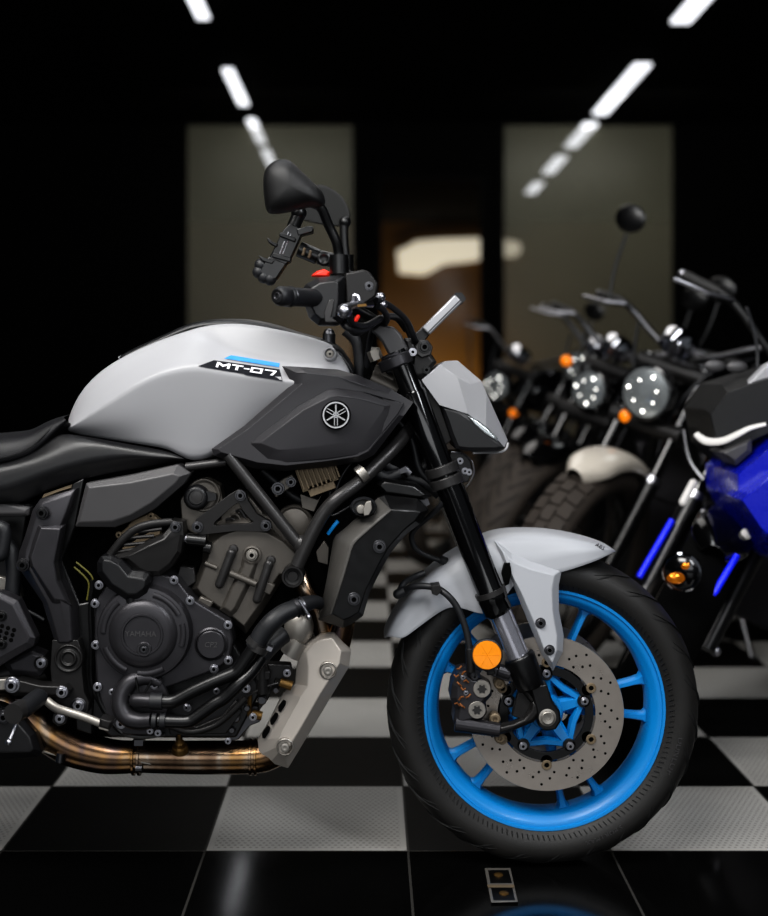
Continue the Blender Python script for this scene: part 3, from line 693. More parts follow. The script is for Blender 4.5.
for i in (0, 14): tk.face([v for v in tk.bm.verts[:]][i * 8:i * 8 + 8])
tank = part('fuel_tank', tk.mirror_y(), 'silver_paint', bike, subsurf=3, weld=.0005, label='matte silver fuel tank')
tc = MB(); trow = []
for (x, y, hgt) in ((118, 356, 0), (135, 347, .5), (165, 334, .8), (190, 322, 1), (215, 319.5, 1.1), (245, 319, 1), (270, 324, .9), (285, 328.5, .3), (300, 334, .2), (326, 340, .2), (342, 347, .2), (356, 374, 0)):
    b = P(x, y, -.092); trow.append([Vector((b.x, yy, b.z + dz)) for yy, dz in ((-.097, -.010), (-.092, -.001), (-.08, .001 + .001 * hgt), (0, .006), (.08, .001), (.092, -.001), (.097, -.010))])
tc.grid(trow, ()); part('tank_top_cover', tc, 'black_plastic', bike, solid=.004, subsurf=1)
cp_ = MB(); cp_.lathe(P(329, 338, -.07), (0, 0, 1), [(0, .012), (.008, .012), (.012, .008), (.012, -.012)], 20); cp_.ball(P(329, 334, -.07), .011); part('filler_lock', cp_, 'dark_steel', bike)
pf = MB(); pf.plate([(118, 357), (135, 348), (134, 352), (119, 359)], -.05, .0); part('far_tank_edge', pf, 'silver_paint', bike)
decal('tank_stripe', [[(224, 359), (231, 355.8), (279.6, 363.8), (279, 367.8)]], tank, 'blue_label', bike, .0016, label='bright blue stripe on the tank')
decal('model_badge', [[(198, 366.6), (214, 360.8), (279.5, 370), (282.6, 381)]], tank, 'navy_label', bike, .0018, label='dark badge reading MT-07')
# lettering: u to the right, v up (0..1), italic
def glyphs(): 
    s = .30
    return [('M', 1.75, [[(0, 0), (.28, 0), (.28, 1), (0, 1)], [(1.3, 0), (1.58, 0), (1.58, 1), (1.3, 1)], [(.28, 1), (.28, .62), (.79, .2), (.79, .62)], [(1.3, 1), (1.3, .62), (.79, .2), (.79, .62)]]),
            ('T', 1.35, [[(0, .74), (1.3, .74), (1.3, 1), (0, 1)], [(.5, 0), (.8, 0), (.8, .74), (.5, .74)]]),
            ('-', .85, [[(.08, .4), (.72, .4), (.72, .62), (.08, .62)]]),
            ('0', 1.6, [[(0, 0), (1.4, 0), (1.4, .24), (0, .24)], [(0, .76), (1.4, .76), (1.4, 1), (0, 1)], [(0, .24), (.3, .24), (.3, .76), (0, .76)], [(1.1, .24), (1.4, .24), (1.4, .76), (1.1, .76)]]),
            ('7', 1.4, [[(0, .74), (1.35, .74), (1.35, 1), (0, 1)], [(.75, 0), (1.07, 0), (1.35, .74), (1.03, .74)]])]
pos = 0.0; tot = sum(g[1] for g in glyphs()); lp = []
O_, U_ = Vector((215.5, 367.8)), Vector((60, 9.2)) / tot
for ch, adv, polys in glyphs():
    for pl in polys: lp.append([tuple(O_ + U_ * (pos + u) + Vector((1.7 * v, -5.0 * v))) for u, v in pl])
    pos += adv
decal('badge_lettering', lp, tank, 'white_letter', bike, .0026, label='white italic lettering MT-07')
k = MB(); k.lathe(P(330, 354, -.112), (-.1, -1, .25), [(.0125, -.01), (.0125, .003), (.0105, .005), (.009, .004)], 28); part('bolt_collar', k, 'silver_paint', bike); bolt(P(330, 354, -.118), .0052, bike, 'alloy')
# ---------------------------------------------------------------- tank side cover
def tank_cover():
    m = MB()
    m.raised([(282, 366), (300, 367), (338, 369.5), (357, 375), (391, 389), (413.5, 402.5), (404, 416), (374, 455), (362, 461.5), (328, 467), (285, 471), (256, 469), (214, 456), (211.5, 449), (244, 426), (292, 384)],
             [(296, 373, -.166), (307, 373.5, -.18), (338, 377, -.186), (356, 382.5, -.184), (388, 394, -.17), (408, 403, -.155), (399, 414.5, -.16), (369, 451, -.178), (358, 456.5, -.183), (328, 461, -.19), (286, 465.5, -.19), (258, 462.5, -.182), (221, 452, -.172), (218, 449.5, -.170), (248, 429, -.175), (302, 384, -.176)], -.16, -.185, -.10)
    return m
cover = part('tank_cover', tank_cover(), 'tank_grey', bike, bevel=.003, seg=3, sharp=32, label='dark grey side cover with round emblem', mirror=True)
fc = MB()
fc.raised([(249, 443.5, -.176), (265, 431, -.179), (298, 406, -.185), (327.5, 389.5, -.184), (338, 388, -.184), (364, 392, -.180), (404, 403, -.156), (398, 414, -.160), (369, 450, -.177), (358, 455, -.182), (328, 459, -.188), (286, 463, -.188), (267, 459.5, -.183)],
          [(260, 443.5, -.190), (273, 433, -.193), (304, 410, -.1975), (330, 397, -.197), (338, 396, -.1965), (360, 399, -.191), (385, 406, -.176), (382, 413, -.177), (362, 440, -.185), (353, 444, -.189), (328, 446, -.1965), (290, 450, -.1985), (275, 449.5, -.195)], -.185, -.195, -.17)
fco = part('cover_facet', fc, 'tank_grey', cover, bevel=.002, seg=3, sharp=24)
EC = P(336, 415, -.1985); em = MB(); ER = .0262
em.lathe(EC, (0, -1, 0), [(ER, -.01), (ER, .001), (ER * .94, .003), (ER * .9, .0035)], 48)
emo = part('round_emblem', em, 'black_dull', cover, label='round chrome emblem of three crossed tuning forks')
em = MB(); em.lathe(EC, (0, -1, 0), [(ER * .92, .002), (ER * .90, .004), (ER * .81, .004), (ER * .79, .002)], 48); part('emblem_ring', em, 'emblem_silver', emo)
em = MB(); em.lathe(EC, (0, -1, 0), [(ER * .75, .0022), (0, .0022)], 40); part('emblem_field', em, 'black_dull', emo)
em = MB()
for ang in (-90, 30, 150):
    a = math.radians(ang); dv = Vector((math.cos(a), 0, math.sin(a))); nv = Vector((-dv.z, 0, dv.x)); c = EC + Vector((0, -.0032, 0))
    for (p0, p1, wd) in ((c + dv * ER * .16 + nv * ER * .1, c + dv * ER * .72 + nv * ER * .1, .0019), (c + dv * ER * .16 - nv * ER * .1, c + dv * ER * .72 - nv * ER * .1, .0019), (c, c - dv * ER * .72, .0034), (c + dv * ER * .16 + nv * ER * .1, c + dv * ER * .16 - nv * ER * .1, .0025)):
        em.tube([p0, p1], wd / 2, 6)
part('emblem_forks', em, 'emblem_silver', emo)
# ---------------------------------------------------------------- seat and side panels
se = MB(); srow = []
for (x, yt, yb) in ((-160, 418, 478), (-120, 430, 474), (-60, 438, 468), (-20, 438, 464), (0, 436, 462), (20, 434, 457), (33, 429, 450), (45, 422, 438), (56, 418.5, 427), (64, 417, 420)):
    a, m_, b = P(x, yt, -.09), P(x, yt * .75 + yb * .25, -.128), P(x + 2, yb, -.13)
    srow.append([Vector((a.x, 0, a.z + .004)), Vector((a.x, -.05, a.z + .003)), a, m_, b, Vector((b.x, -.10, b.z - .01)), Vector((b.x, 0, b.z - .01))])
se.grid(srow, [(4, .6)]); seat = part('seat', se.mirror_y(), 'seat_leather', bike, subsurf=2, weld=.0005)
sp = MB(); sp.tube(pc([(-20, 460, -.134), (0, 458.5, -.134), (18, 453.5, -.134), (32, 446, -.133), (44, 435, -.13), (54, 425, -.125), (62, 418.5, -.118)], 0, 5), .0014, 6); part('seat_piping', sp, 'black_satin', seat)
def sidecover():
    m = MB(); r = []
    for (t1, t2, m1, b1) in (((-140, 478), (-140, 482), (-140, 505), (-140, 530)), ((-60, 470), (-60, 474), (-60, 495), (-60, 508)), ((-20, 466), (-20, 470), (-20, 490), (-20, 507)), ((0, 463), (0, 467), (0, 492), (0, 505)), ((22, 456), (24, 463), (30, 478), (26, 505)), ((40, 444), (48, 456), (52, 470), (47, 490)), ((56, 433), (72, 446), (78, 463), (86, 480)), ((66, 432), (92, 441), (104, 458), (112, 474)), ((100, 438), (122, 446), (132, 455), (136, 470)), ((134, 444), (150, 451), (156, 458), (158, 466)), ((166, 449.5), (172, 453), (175, 458), (176, 462)), ((181, 457), (184, 458), (185, 459.5), (186, 461))):
        r.append([P(*t1, -.118), P(*t2, -.146), P(*m1, -.150), P(*b1, -.130)])
    m.grid(r, [(1, .3), (2, .55)]); return m
part('seat_side_cover', sidecover(), 'black_plastic', bike, subsurf=2, solid=.004, mirror=True)
sg = MB(); sg.plate([(44, 494), (82, 481), (84, 484), (60, 491), (42, 498)], -.125, -.10); part('inner_rail', sg, 'tan_alloy', bike)
ip = MB()
ip.raised([(86, 483), (130, 475), (178, 464), (191, 473), (184, 484), (155, 509), (132, 521), (115, 527.5), (75, 527)],
          [(89, 488, -.158), (130, 483, -.163), (173, 474, -.162), (180, 476, -.162), (175, 483, -.162), (152, 502, -.162), (130, 515, -.160), (112, 521, -.158), (79, 522, -.158)], -.15, -.16, -.10)
part('side_panel', ip, 'panel_grey', bike, bevel=.003, seg=3, mirror=True, label='dark grey wedge panel below the seat cover')
# ---------------------------------------------------------------- dark core of the frame and engine
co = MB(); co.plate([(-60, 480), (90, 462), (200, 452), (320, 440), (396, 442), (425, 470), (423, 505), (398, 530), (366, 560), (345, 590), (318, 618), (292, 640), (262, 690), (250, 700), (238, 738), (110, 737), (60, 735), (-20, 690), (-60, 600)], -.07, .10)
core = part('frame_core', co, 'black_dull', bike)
co = MB(); co.plate([(-60, 500), (30, 503), (27, 515), (20, 560), (0, 600), (-60, 600)], -.10, -.06)
co.plate([(84, 478), (76, 526), (62, 560), (80, 604), (96, 600), (96, 640), (92, 735), (76, 730), (64, 600), (50, 560), (72, 484)], -.135, -.07); part('inner_cover', co, 'black_satin', bike, bevel=.003)
# pivot cover
pv = MB()
pv.raised([(33, 509), (40, 499), (76, 488.5), (70, 510), (63, 526), (58, 560), (62, 580), (75, 605), (77, 642), (70, 646), (56, 646), (46, 615), (42, 602), (17, 566), (19, 552), (25, 535)],
          [(38, 511, -.17), (43, 504, -.168), (71, 495, -.162), (66, 512, -.168), (59, 529, -.172), (54, 560, -.176), (57, 577, -.178), (70, 605, -.17), (72, 640, -.168), (68, 642, -.168), (59, 642, -.168), (51, 614, -.17), (47, 602, -.172), (25, 562, -.178), (26, 550, -.172), (31, 535, -.170)], -.158, -.17, -.09)
pvo = part('pivot_cover', pv, 'engine_black', bike, bevel=.004, seg=3, sharp=50)
pv = MB(); pv.raised([(38, 525), (64, 525), (58, 562), (61, 580), (72, 606), (52, 603), (29, 567), (27, 556)], [(41, 528), (60, 529, -.178), (54, 562, -.186), (57, 581, -.182), (66, 601, -.176), (54, 599, -.176), (33, 566, -.187), (31, 557, -.185)], -.170, -.178, -.15)
part('cover_facet', pv, 'engine_black', pvo, bevel=.004, seg=3)
bolts([(42, 513), (23, 565)], -.178, 5.0, pvo, 'black_satin')
for q in ((42, 513), (23, 565)):
    k = MB(); k.lathe(P(*q, -.176), (0, -1, 0), [(.0085, 0), (.0095, .0035), (.011, .0035), (.0118, 0)], 28); part('bolt_collar', k, 'engine_black', pvo)
pb = MB()
pb.plate([(52, 640), (78, 640), (82, 652), (82, 672), (84, 692), (89, 703), (88, 712), (80, 718), (70, 715), (66, 706), (56, 702), (52, 690), (50, 668)], -.165, -.09)
pb.plate([(62, 712), (68, 716), (66, 724), (58, 727), (52, 722), (53, 714)], -.16, -.12)
for c, r in (((69, 658), 14.5),): pb.lathe(P(*c, -.165), (0, -1, 0), [(r * S(-.165), -.02), (r * S(-.165), .004), (12.5 * S(-.165), .006), (12 * S(-.165), .003), (8.5 * S(-.165), .003), (8 * S(-.165), .007), (6 * S(-.165), .007), (5.6 * S(-.165), .004), (0, .004)], 36)
pbo = part('pivot_bracket', pb, 'bracket_black', bike, bevel=.002)
bolts([(78.5, 705.5, 4.4), (62, 692, 4.2), (60, 718.5, 3.8), (41, 663, 3.8)], -.167, 5, pbo)
pb = MB(); pb.raised([(4, 664), (32, 650), (44, 655), (46, 668), (40, 677), (10, 674)], [(10, 664), (32, 654), (39, 657), (41, 666), (37, 672), (13, 670)], -.16, -.166, -.12); part('heel_bracket', pb, 'engine_black', pbo, bevel=.002)
for q, r in (((78.5, 705.5), 8), ((62, 692), 7), ((41, 663), 7)):
    k = MB(); k.lathe(P(*q, -.165), (0, -1, 0), [(r * S(-.165), -.005), (r * S(-.165), .002), (r * .85 * S(-.165), .003), (r * .7 * S(-.165), .001)], 28); part('bolt_collar', k, 'dark_steel' if r == 8 else 'bracket_black', pbo)
hl = MB(); hl.raised([(-60, 590), (0, 592), (18, 600), (36, 638), (34, 646), (0, 666), (-60, 690)], [(-60, 598), (0, 598), (13, 605), (29, 637), (27, 642), (-2, 658), (-60, 680)], -.20, -.207, -.17)
hlo = part('heel_guard', hl, 'engine_black', bike, bevel=.003)
bolts([(2, 616), (2, 644)], -.207, 4, hlo, 'black_satin')
k = MB()
for i in range(3):
    for j in range(3): k.lathe(P(2 + i * 6 - j * 1.5, 626 + j * 5 + i * 2, -.2075), (0, -1, 0), [(.004, 0), (.003, .0008), (0, .0008)], 8)
part('heel_guard_dimples', k, 'black_dull', hlo)
ln = MB()
for pts, r, Y in (([(-20, 530), (8, 546), (14, 570), (12, 600), (16, 620)], 8, -.13), ([(-10, 532), (4, 528), (2, 552), (-4, 556)], 7, -.15), ([(4, 600), (30, 612), (44, 620)], 2, -.12)): ln.tube(pc([(a, b, Y) for a, b in pts], 0, 5), r * S(Y), 10)
part('rear_brake_hose', ln, 'rubber_hose', bike)
ln = MB(); ln.plate([(-10, 575), (6, 578), (10, 595), (-10, 600)], -.11, -.09); ln.plate([(13, 572), (18, 580), (22, 598), (18, 596)], -.11, -.09); part('shock_linkage', ln, 'alloy', bike, bevel=.002)
up = MB(); up.raised([(-60, 496), (0, 499), (30, 507), (29, 516), (-60, 518)], [(-60, 500), (0, 503), (25, 510), (25, 513), (-60, 514)], -.12, -.125, -.08); part('tail_rail', up, 'panel_grey', bike, bevel=.002)
for pts in ([(76, 562), (90, 574), (93, 583), (89, 602)], [(74, 567), (85, 577), (89, 585), (87, 600)]):
    k = MB(); k.tube(pc([(a, b, -.137) for a, b in pts], 0, 5), .0018, 8); part('olive_wire', k, 'olive_cable', bike)
# ---------------------------------------------------------------- engine
en = MB()
en.plate([(104, 588), (140, 568), (176, 578), (192, 599), (230, 622), (233, 640), (230, 660), (214, 671), (178, 684), (160, 690), (158, 700), (168, 718), (150, 736), (124, 735), (108, 724), (97, 690), (94, 645), (95, 603)], -.168, -.08)
eng = part('engine_case', en, 'engine_black', bike, bevel=.004, seg=3)
en = MB(); en.plate([(60, 640), (232, 640), (262, 690), (236, 738), (110, 737), (92, 720)], -.13, .12); part('lower_crankcase', en, 'black_plastic', eng, bevel=.004)
CC = P(145.5, 631, -.168)
cl = MB(); u = S(-.19)
cl.lathe(CC, (0, -1, 0), [(48 * u, 0), (47 * u, .016), (45.5 * u, .022), (41.5 * u, .0235), (34.5 * u, .025), (33.5 * u, .027), (31.5 * u, .031), (26 * u, .034), (21.2 * u, .0345), (20.6 * u, .036), (19 * u, .036), (18.2 * u, .033), (0, .033)], 80)
clo = part('clutch_cover', cl, 'engine_black', eng, label='round black clutch cover')
for a0, a1 in ((-18, 14), (28, 75), (128, 178), (200, 245), (262, 300)):
    k = MB(); k.tube([CC + Vector((math.cos(math.radians(a0 + (a1 - a0) * i / 14)) * 40 * u, -.0245, math.sin(math.radians(a0 + (a1 - a0) * i / 14)) * 40 * u)) for i in range(15)], .0052, 10, squash=.6)
    part('cover_rib', k, 'engine_black', clo)
k = MB(); k.text('YAMAHA', CC + Vector((-1.5 * u, -.0335, .5 * u)), .0135, (1, 0, -.02), (0, 0, 1), .0, .0008); part('clutch_cover_lettering', k, 'panel_grey', clo)
k = MB(); k.lathe(CC + Vector((2 * u, -.033, -14.5 * u)), (0, -1, 0), [(7.5 * u, -.002), (7.5 * u, .002), (6.6 * u, .0035), (5 * u, .0035), (4.6 * u, .001), (0, .001)], 28); part('plug_boss', k, 'engine_black', clo)
bolt(CC + Vector((2 * u, -.034, -14.5 * u)), .0055, clo, 'dark_steel')
k = MB(); c2 = P(211.5, 644, -.168)
k.lathe(c2, (0, -1, 0), [(17 * u, -.02), (17 * u, .002), (15.4 * u, .004), (14.8 * u, .001)], 40); k.lathe(c2, (0, -1, 0), [(14 * u, -.01), (14 * u, .0075), (13 * u, .009), (0, .009)], 40)
cvo = part('crank_cap', k, 'engine_black', eng)
k = MB(); k.text('CP2', c2 + Vector((0, -.0096, 0)), .0135, (1, 0, 0), (.15, 0, 1), 0, .0006); part('crank_cap_lettering', k, 'panel_grey', cvo)
bolts([(99, 585), (95, 603.5), (95.5, 645), (97.5, 687), (174, 580), (190, 600.5), (228, 625), (228.5, 660.5), (214, 669), (155, 684.5)], -.172, 3.4, eng)
bolts([(188, 692), (216.5, 691), (186.5, 707.5), (150, 731), (158, 733), (112, 692)], -.168, 2.6, eng)
k = MB(); k.tube(pc([(93, 580, -.15), (90, 606, -.15), (91, 640, -.15), (91, 680, -.15), (100, 704, -.15), (118, 730, -.15), (140, 737, -.15), (165, 734, -.15)], 0, 6), .004, 8); k.tube(pc([(96, 688, -.165), (101, 704, -.165), (112, 722, -.165), (122, 733, -.165)], 0, 5), .004, 8); part('sensor_lead', k, 'black_satin', eng)
# cylinder block
cy = MB()
cy.raised([(204, 536), (216, 522), (234, 512), (252, 509), (272, 518), (290, 532), (303, 549), (302, 562), (292, 577), (284, 578), (262, 612), (246, 634), (232, 622), (196, 596), (190, 590), (202, 562)],
          [(212, 545), (222, 536), (236, 531), (250, 529), (267, 533), (283, 542), (296, 554), (295, 561), (286, 574), (279, 574), (257, 608), (244, 626), (232, 616), (202, 594), (197, 588), (207, 562)], -.112, -.14, -.08)
cyo = part('cylinder_block', cy, 'engine_grey', eng, bevel=.003, seg=3, label='grey cast cylinder block')
k = MB(); k.raised([(243, 549), (256, 545), (262, 552), (258, 566), (254, 580), (238, 612), (231, 618), (219, 610), (228, 590), (240, 566)], [(246, 552), (255, 549), (258, 554), (254, 566), (249, 578), (235, 607), (231, 612), (224, 607), (232, 590), (244, 567)], -.138, -.148, -.12); part('cylinder_rib', k, 'engine_grey', cyo, bevel=.003)
k = MB(); k.tube([P(230, 573, -.15), P(256, 584, -.15)], .0065, 12); k.tube([P(205, 563, -.14), P(217, 568, -.14)], .005, 10); part('cross_rib', k, 'engine_grey', cyo)
k = MB(); k.plate([(200, 596), (214, 602), (208, 612), (196, 604)], -.146, -.12); k.plate([(262, 580), (276, 585), (270, 596), (257, 590)], -.146, -.12); part('block_step', k, 'engine_grey', cyo, bevel=.003)
for p0, p1 in (((231.5, 553), (219.5, 584)), ((269, 564), (257, 599))):
    k = MB(); k.pill(P(*p0, -.147), P(*p1, -.147), .0085, 16); k.tube([P(p0[0] + .3, p0[1] - .5, -.147), P(p0[0] - 1.5, p0[1] + 4, -.147)], .009, 14)
    k.lathe(P(p0[0] + 2, p0[1] - 4, -.14), (0, -1, 0), [(.009, 0), (.007, .006), (0, .007)], 16); part('stud_bore', k, 'frame_grey', cyo)
k = MB(); k.lathe(P(252, 555, -.146), (0, -1, 0), [(.017, -.01), (.017, .003), (.014, .004), (.012, .002)], 28); part('bolt_collar', k, 'engine_grey', cyo)
bolt(P(252, 555, -.15), .0078, cyo, 'alloy')
# cylinder head pieces
hd = MB()
hd.plate([(180, 500), (190, 484), (206, 478), (220, 486), (224, 506), (214, 520), (208, 540), (190, 532), (182, 524)], -.12, -.07)
hd.plate([(222, 500), (246, 492), (262, 512), (268, 536), (246, 540), (220, 536)], -.115, -.07)
hd.lathe(P(204, 495, -.118), (0, -1, 0), [(17 * S(-.12), -.01), (17 * S(-.12), .004), (15 * S(-.12), .006), (13.5 * S(-.12), .003), (0, .003)], 32)
hdo = part('cylinder_head', hd, 'engine_grey', eng, bevel=.003)
k = MB(); k.lathe(P(197, 497, -.125), (0, -1, 0), [(.0235, -.01), (.0235, .010), (.020, .016), (.017, .018), (.014, .018), (.013, .015), (.0115, .015), (.011, .02), (0, .02)], 32); k.plate([(203, 490), (216, 494), (216, 500), (204, 502)], -.138, -.12); part('breather_cap', k, 'black_plastic', hdo)
k = MB(); k.lathe(P(197, 497, -.1455), (0, -1, 0), [(.012, 0), (.0125, .001), (.0105, .001)], 32); k.lathe(P(196.5, 496.8, -.1455), (0, -1, 0), [(.0105, .0), (0, .001)], 28); part('breather_face', k, 'frame_grey', hdo)
for i in range(4):
    k = MB(); k.tube(pc([(226 + i * 5, 520 - i * 4.5, -.118), (233 + i * 4, 519 - i * 4, -.12), (240 + i * 4, 526 - i * 2, -.12), (249 + i * 2, 527 - i, -.118)], 0, 5), .0035, 8); part('head_fin', k, 'engine_grey' if i % 2 else 'frame_grey', hdo)
k = MB(); k.lathe(P(294, 524, -.12), (0, -1, 0), [(19 * S(-.12), -.03), (18.5 * S(-.12), -.004), (17 * S(-.12), .0), (15 * S(-.12), -.003), (11 * S(-.12), -.001), (0, .0)], 36); part('cam_cap', k, 'engine_grey', hdo)
tb = MB(); YB = -.15
def ringpoly(mb, outer, inner, y0, y1):
    n = len(outer); o = [P(*p, y0) for p in outer]; i_ = [P(*p, y0) for p in inner]
    A = [mb.v(p) for p in o]; B = [mb.v(p) for p in i_]; C = [mb.v(Vector((p.x, y1, p.z))) for p in o]; E = [mb.v(Vector((p.x, y1, p.z))) for p in i_]
    for k in range(n):
        j = (k + 1) % n
        mb.face([A[k], A[j], B[j], B[k]]); mb.face([C[k], C[j], A[j], A[k]]); mb.face([B[k], B[j], E[j], E[k]]); mb.face([E[k], E[j], C[j], C[k]])
ringpoly(tb, [(196, 519), (230, 494), (239, 489), (246, 492), (248, 500), (257, 514), (270, 521), (272, 527), (266, 532), (236, 531), (200, 535), (192, 530)], [(215, 522), (233, 506), (238, 503), (240, 505), (243, 511), (250, 519), (253, 521), (253, 522), (250, 523.5), (236, 524), (217, 525.5), (214, 525)], YB, YB + .014)
tbo = part('engine_mount', tb, 'bracket_black', eng, bevel=.0025)
bolts([(240.5, 495.5), (197.5, 527), (266, 525.5)], YB - .001, 4.3, tbo, 'dark_steel')
k = MB(); k.tube([P(187, 539, -.15), P(206, 541, -.15)], .0115, 14); k.tube([P(204, 547, -.145), P(211, 548, -.145)], .0105, 14); k.mi = 1; k.tube([P(185, 538.5, -.15), P(191, 539.5, -.15)], .0085, 12); part('water_joint', k, ['black_satin', 'steel'], eng)
k = MB(); k.plate([(180, 566), (194, 568), (196, 582), (184, 590), (176, 580)], -.125, -.09); part('sensor_plug', k, 'frame_grey', eng, bevel=.002)
# sprocket side cover (starter / water shield)
sc = MB(); YS = -.205
sc.raised([(97, 562), (101, 556), (112, 556), (122, 560), (132, 570), (144, 571), (150, 574), (151, 582), (147, 593), (138, 599), (126, 600), (108, 588), (97, 573)],
          [(102, 563), (104, 560), (110, 561), (118, 565), (128, 577), (142, 579), (145, 581), (145, 586), (142, 590), (136, 594), (128, 594), (112, 584), (102, 571)], YS + .012, YS, -.14)
sco = part('case_protector', sc, 'black_plastic', eng, bevel=.004, seg=3)
k = MB(); k.tube([P(131, 596, YS + .02), P(131.5, 605, YS + .02)], [.0115, .0105], 16); part('protector_foot', k, 'black_plastic', sco)
k = MB()
k.raised([(110, 556), (128, 551), (148, 540), (163, 534), (170, 526), (170, 520), (183, 522), (184, 535), (181, 553), (172, 567), (160, 576), (146, 577), (134, 572), (124, 560)],
         [(118, 559, -.185), (131, 555, -.192), (150, 545, -.192), (164, 539, -.188), (173, 530, -.18), (173, 525, -.178), (180, 526, -.178), (180, 535, -.18), (177, 551, -.185), (169, 563, -.185), (159, 571, -.185), (147, 571, -.185), (138, 567, -.186), (128, 559, -.188)], -.178, -.188, -.13)
part('protector_panel', k, 'bracket_black', sco, bevel=.003, seg=3)
k = MB()
k.tube(pc([(110, 555, -.175), (122, 540, -.175), (136, 529, -.175), (152, 524, -.175), (172, 522, -.172)], 0, 5), .0075, 10, squash=.8)
for (a, b) in (((118, 552), (136, 549)), ((124, 545), (146, 543)), ((129, 538), (154, 536)), ((138, 532), (162, 529))): k.tube([P(*a, -.172), P(*b, -.176)], .0036, 8)
part('protector_grille', k, 'bracket_black', sco)
bolt(P(175.5, 527, -.182), .0075, sco, 'dark_steel')
k = MB(); k.plate([(117, 537), (121, 532), (126, 528), (132, 520), (148, 514), (153, 515), (163, 523), (150, 527), (130, 540), (119, 540)], -.125, -.10); k.plate([(122, 548), (160, 526), (160, 540), (122, 556)], -.12, -.10); part('starter_flange', k, 'tan_alloy', eng, bevel=.002)
bolts([(119, 535), (151, 516)], -.126, 2.6, eng, 'tan_alloy')
# coolant hoses
YH = -.215
wp = MB()
wp.tube(pc([(160, 684, -.178), (146, 678, -.182), (132, 681, -.186), (123, 692, -.19), (121, 705, -.195), (127, 717, -.2), (140, 721, -.205), (152, 720.5, -.21)], 0, 6), [5 * u, 7 * u, 8.5 * u, 9 * u, 9 * u, 9 * u, 8 * u, 7.5 * u], 20)
wp.pill(P(136, 700.5, -.205), P(150, 701, -.21), 7 * u, 20); wp.lathe(P(140, 701, -.168), (0, -1, 0), [(30 * u, 0), (29 * u, .006), (20 * u, .009), (0, .012)], 40)
wpo = part('water_pump', wp, 'engine_black', eng)
for a in (60, 100, 150, 200):
    k = MB(); c = P(140, 701, -.2); dv = Vector((math.cos(math.radians(a)), 0, math.sin(math.radians(a)))); k.tube([c + dv * 9 * u, c + dv * 24 * u], .002, 6); part('pump_rib', k, 'black_satin', wpo)
bolts([(155, 684.5), (121, 723.5)], -.182, 4, wpo)
h1 = MB(); h1.tube(pc([(160, 701, YH), (168, 701.5, YH), (176, 700, YH), (194, 690.5, YH), (215, 681, YH), (232, 674, YH), (238, 670, YH), (246, 659, YH), (257, 643, YH)], 0, 5), 6.7 * u, 20)
h1o = part('coolant_pipe', h1, 'black_satin', bike)
h2 = MB(); h2.tube(pc([(158, 720.5, YH), (172, 721, YH), (188, 721, YH), (196, 717, YH), (214, 704, YH), (224, 698, YH), (240, 683, YH), (252, 671, YH + .01), (262, 657, YH + .02)], 0, 5), 6.5 * u, 20)
h2o = part('coolant_pipe', h2, 'black_satin', bike)
k = MB(); k.tube([P(150, 701, YH), P(163, 701.3, YH)], 8.2 * u, 22); k.tube([P(160, 720.5, YH), P(166, 720.7, YH)], 8 * u, 22); k.tube([P(152, 720.5, YH), P(157, 720.7, YH)], 8.4 * u, 22); part('hose_joint', k, 'rubber_hose', h1o, bevel=.001)
k = MB(); k.tube(pc([(254, 648, YH), (262, 634, YH), (272, 622, YH), (283, 613.5, YH + .01), (294, 608.5, YH + .02), (303, 605, YH + .03), (314, 602, YH + .05), (322, 604, YH + .07)], 0, 6), [9 * u, 9.5 * u, 9.5 * u, 9.2 * u, 8.8 * u, 8.5 * u, 7 * u, 6 * u], 22)
hro = part('coolant_hose', k, 'rubber_hose', bike)
for p0, p1 in (((254, 646), (257.5, 641)), ((257, 651), (260, 645)),):
    c = MB(); c.tube([P(*p0, YH), P(*p1, YH)], 10 * u, 24); part('hose_clamp', c, 'frame_grey', hro)
for p0, p1 in (((295, 608.5), (297.5, 607.3)), ((300.5, 606.5), (303, 605.5))):
    c = MB(); c.tube([P(*p0, YH + .022), P(*p1, YH + .024)], 10 * u, 24); part('hose_clamp', c, 'dark_steel', hro)
c = MB(); c.tube([P(299, 600, YH), P(309, 616, YH)], .003, 8); c.ball(P(309, 617, YH), .005); c.plate([(268, 646), (273, 648), (271, 652), (266, 650)], YH - .01, YH + .01); part('clamp_screw', c, 'steel', hro)
c = MB(); c.tube(pc([(258, 660, YH + .03), (268, 648, YH + .04), (276, 640, YH + .05), (284, 634, YH + .06)], 0, 5), [9.5 * u] * 3, 18); part('coolant_hose', c, 'rubber_hose', bike)
# small fittings under the hoses
fx = MB()
fx.plate([(258, 680), (268, 664), (290, 665), (292, 674), (284, 681), (276, 679), (268, 700), (258, 712)], -.13, -.10)
fx.tube([P(262, 664, -.14), P(263, 694, -.14)], .012, 14); fx.plate([(256, 672), (270, 671), (270, 680), (256, 681)], -.15, -.12)
fxo = part('oil_filter_mount', fx, 'bracket_black', bike, bevel=.002)
fx = MB(); fx.tube(pc([(240, 700, -.135), (255, 692, -.145), (268, 686, -.145), (278, 683, -.14)], 0, 4), .0022, 8); fx.mi = 1
fx.tube([P(280, 682, -.14), P(292, 686, -.14)], .009, 12); fx.tube([P(252, 714, -.13), P(262, 716, -.13)], .0085, 12); fx.tube([P(250, 694, -.135), P(249, 716, -.135)], .004, 8); part('oxygen_sensor_lead', fx, ['frame_grey', 'brass'], fxo)
fx = MB(); fx.plate([(240, 712), (246, 706), (258, 706), (260, 722), (250, 726), (238, 740), (226, 742), (228, 722)], -.12, -.09); part('sump_cover', fx, 'dark_steel', fxo, bevel=.002)
bolts([(246, 688.5, 3.4), (188, 708, 2.6), (228, 741, 2.5), (253, 717, 3), (287, 673, 3)], -.15, 3, fxo)
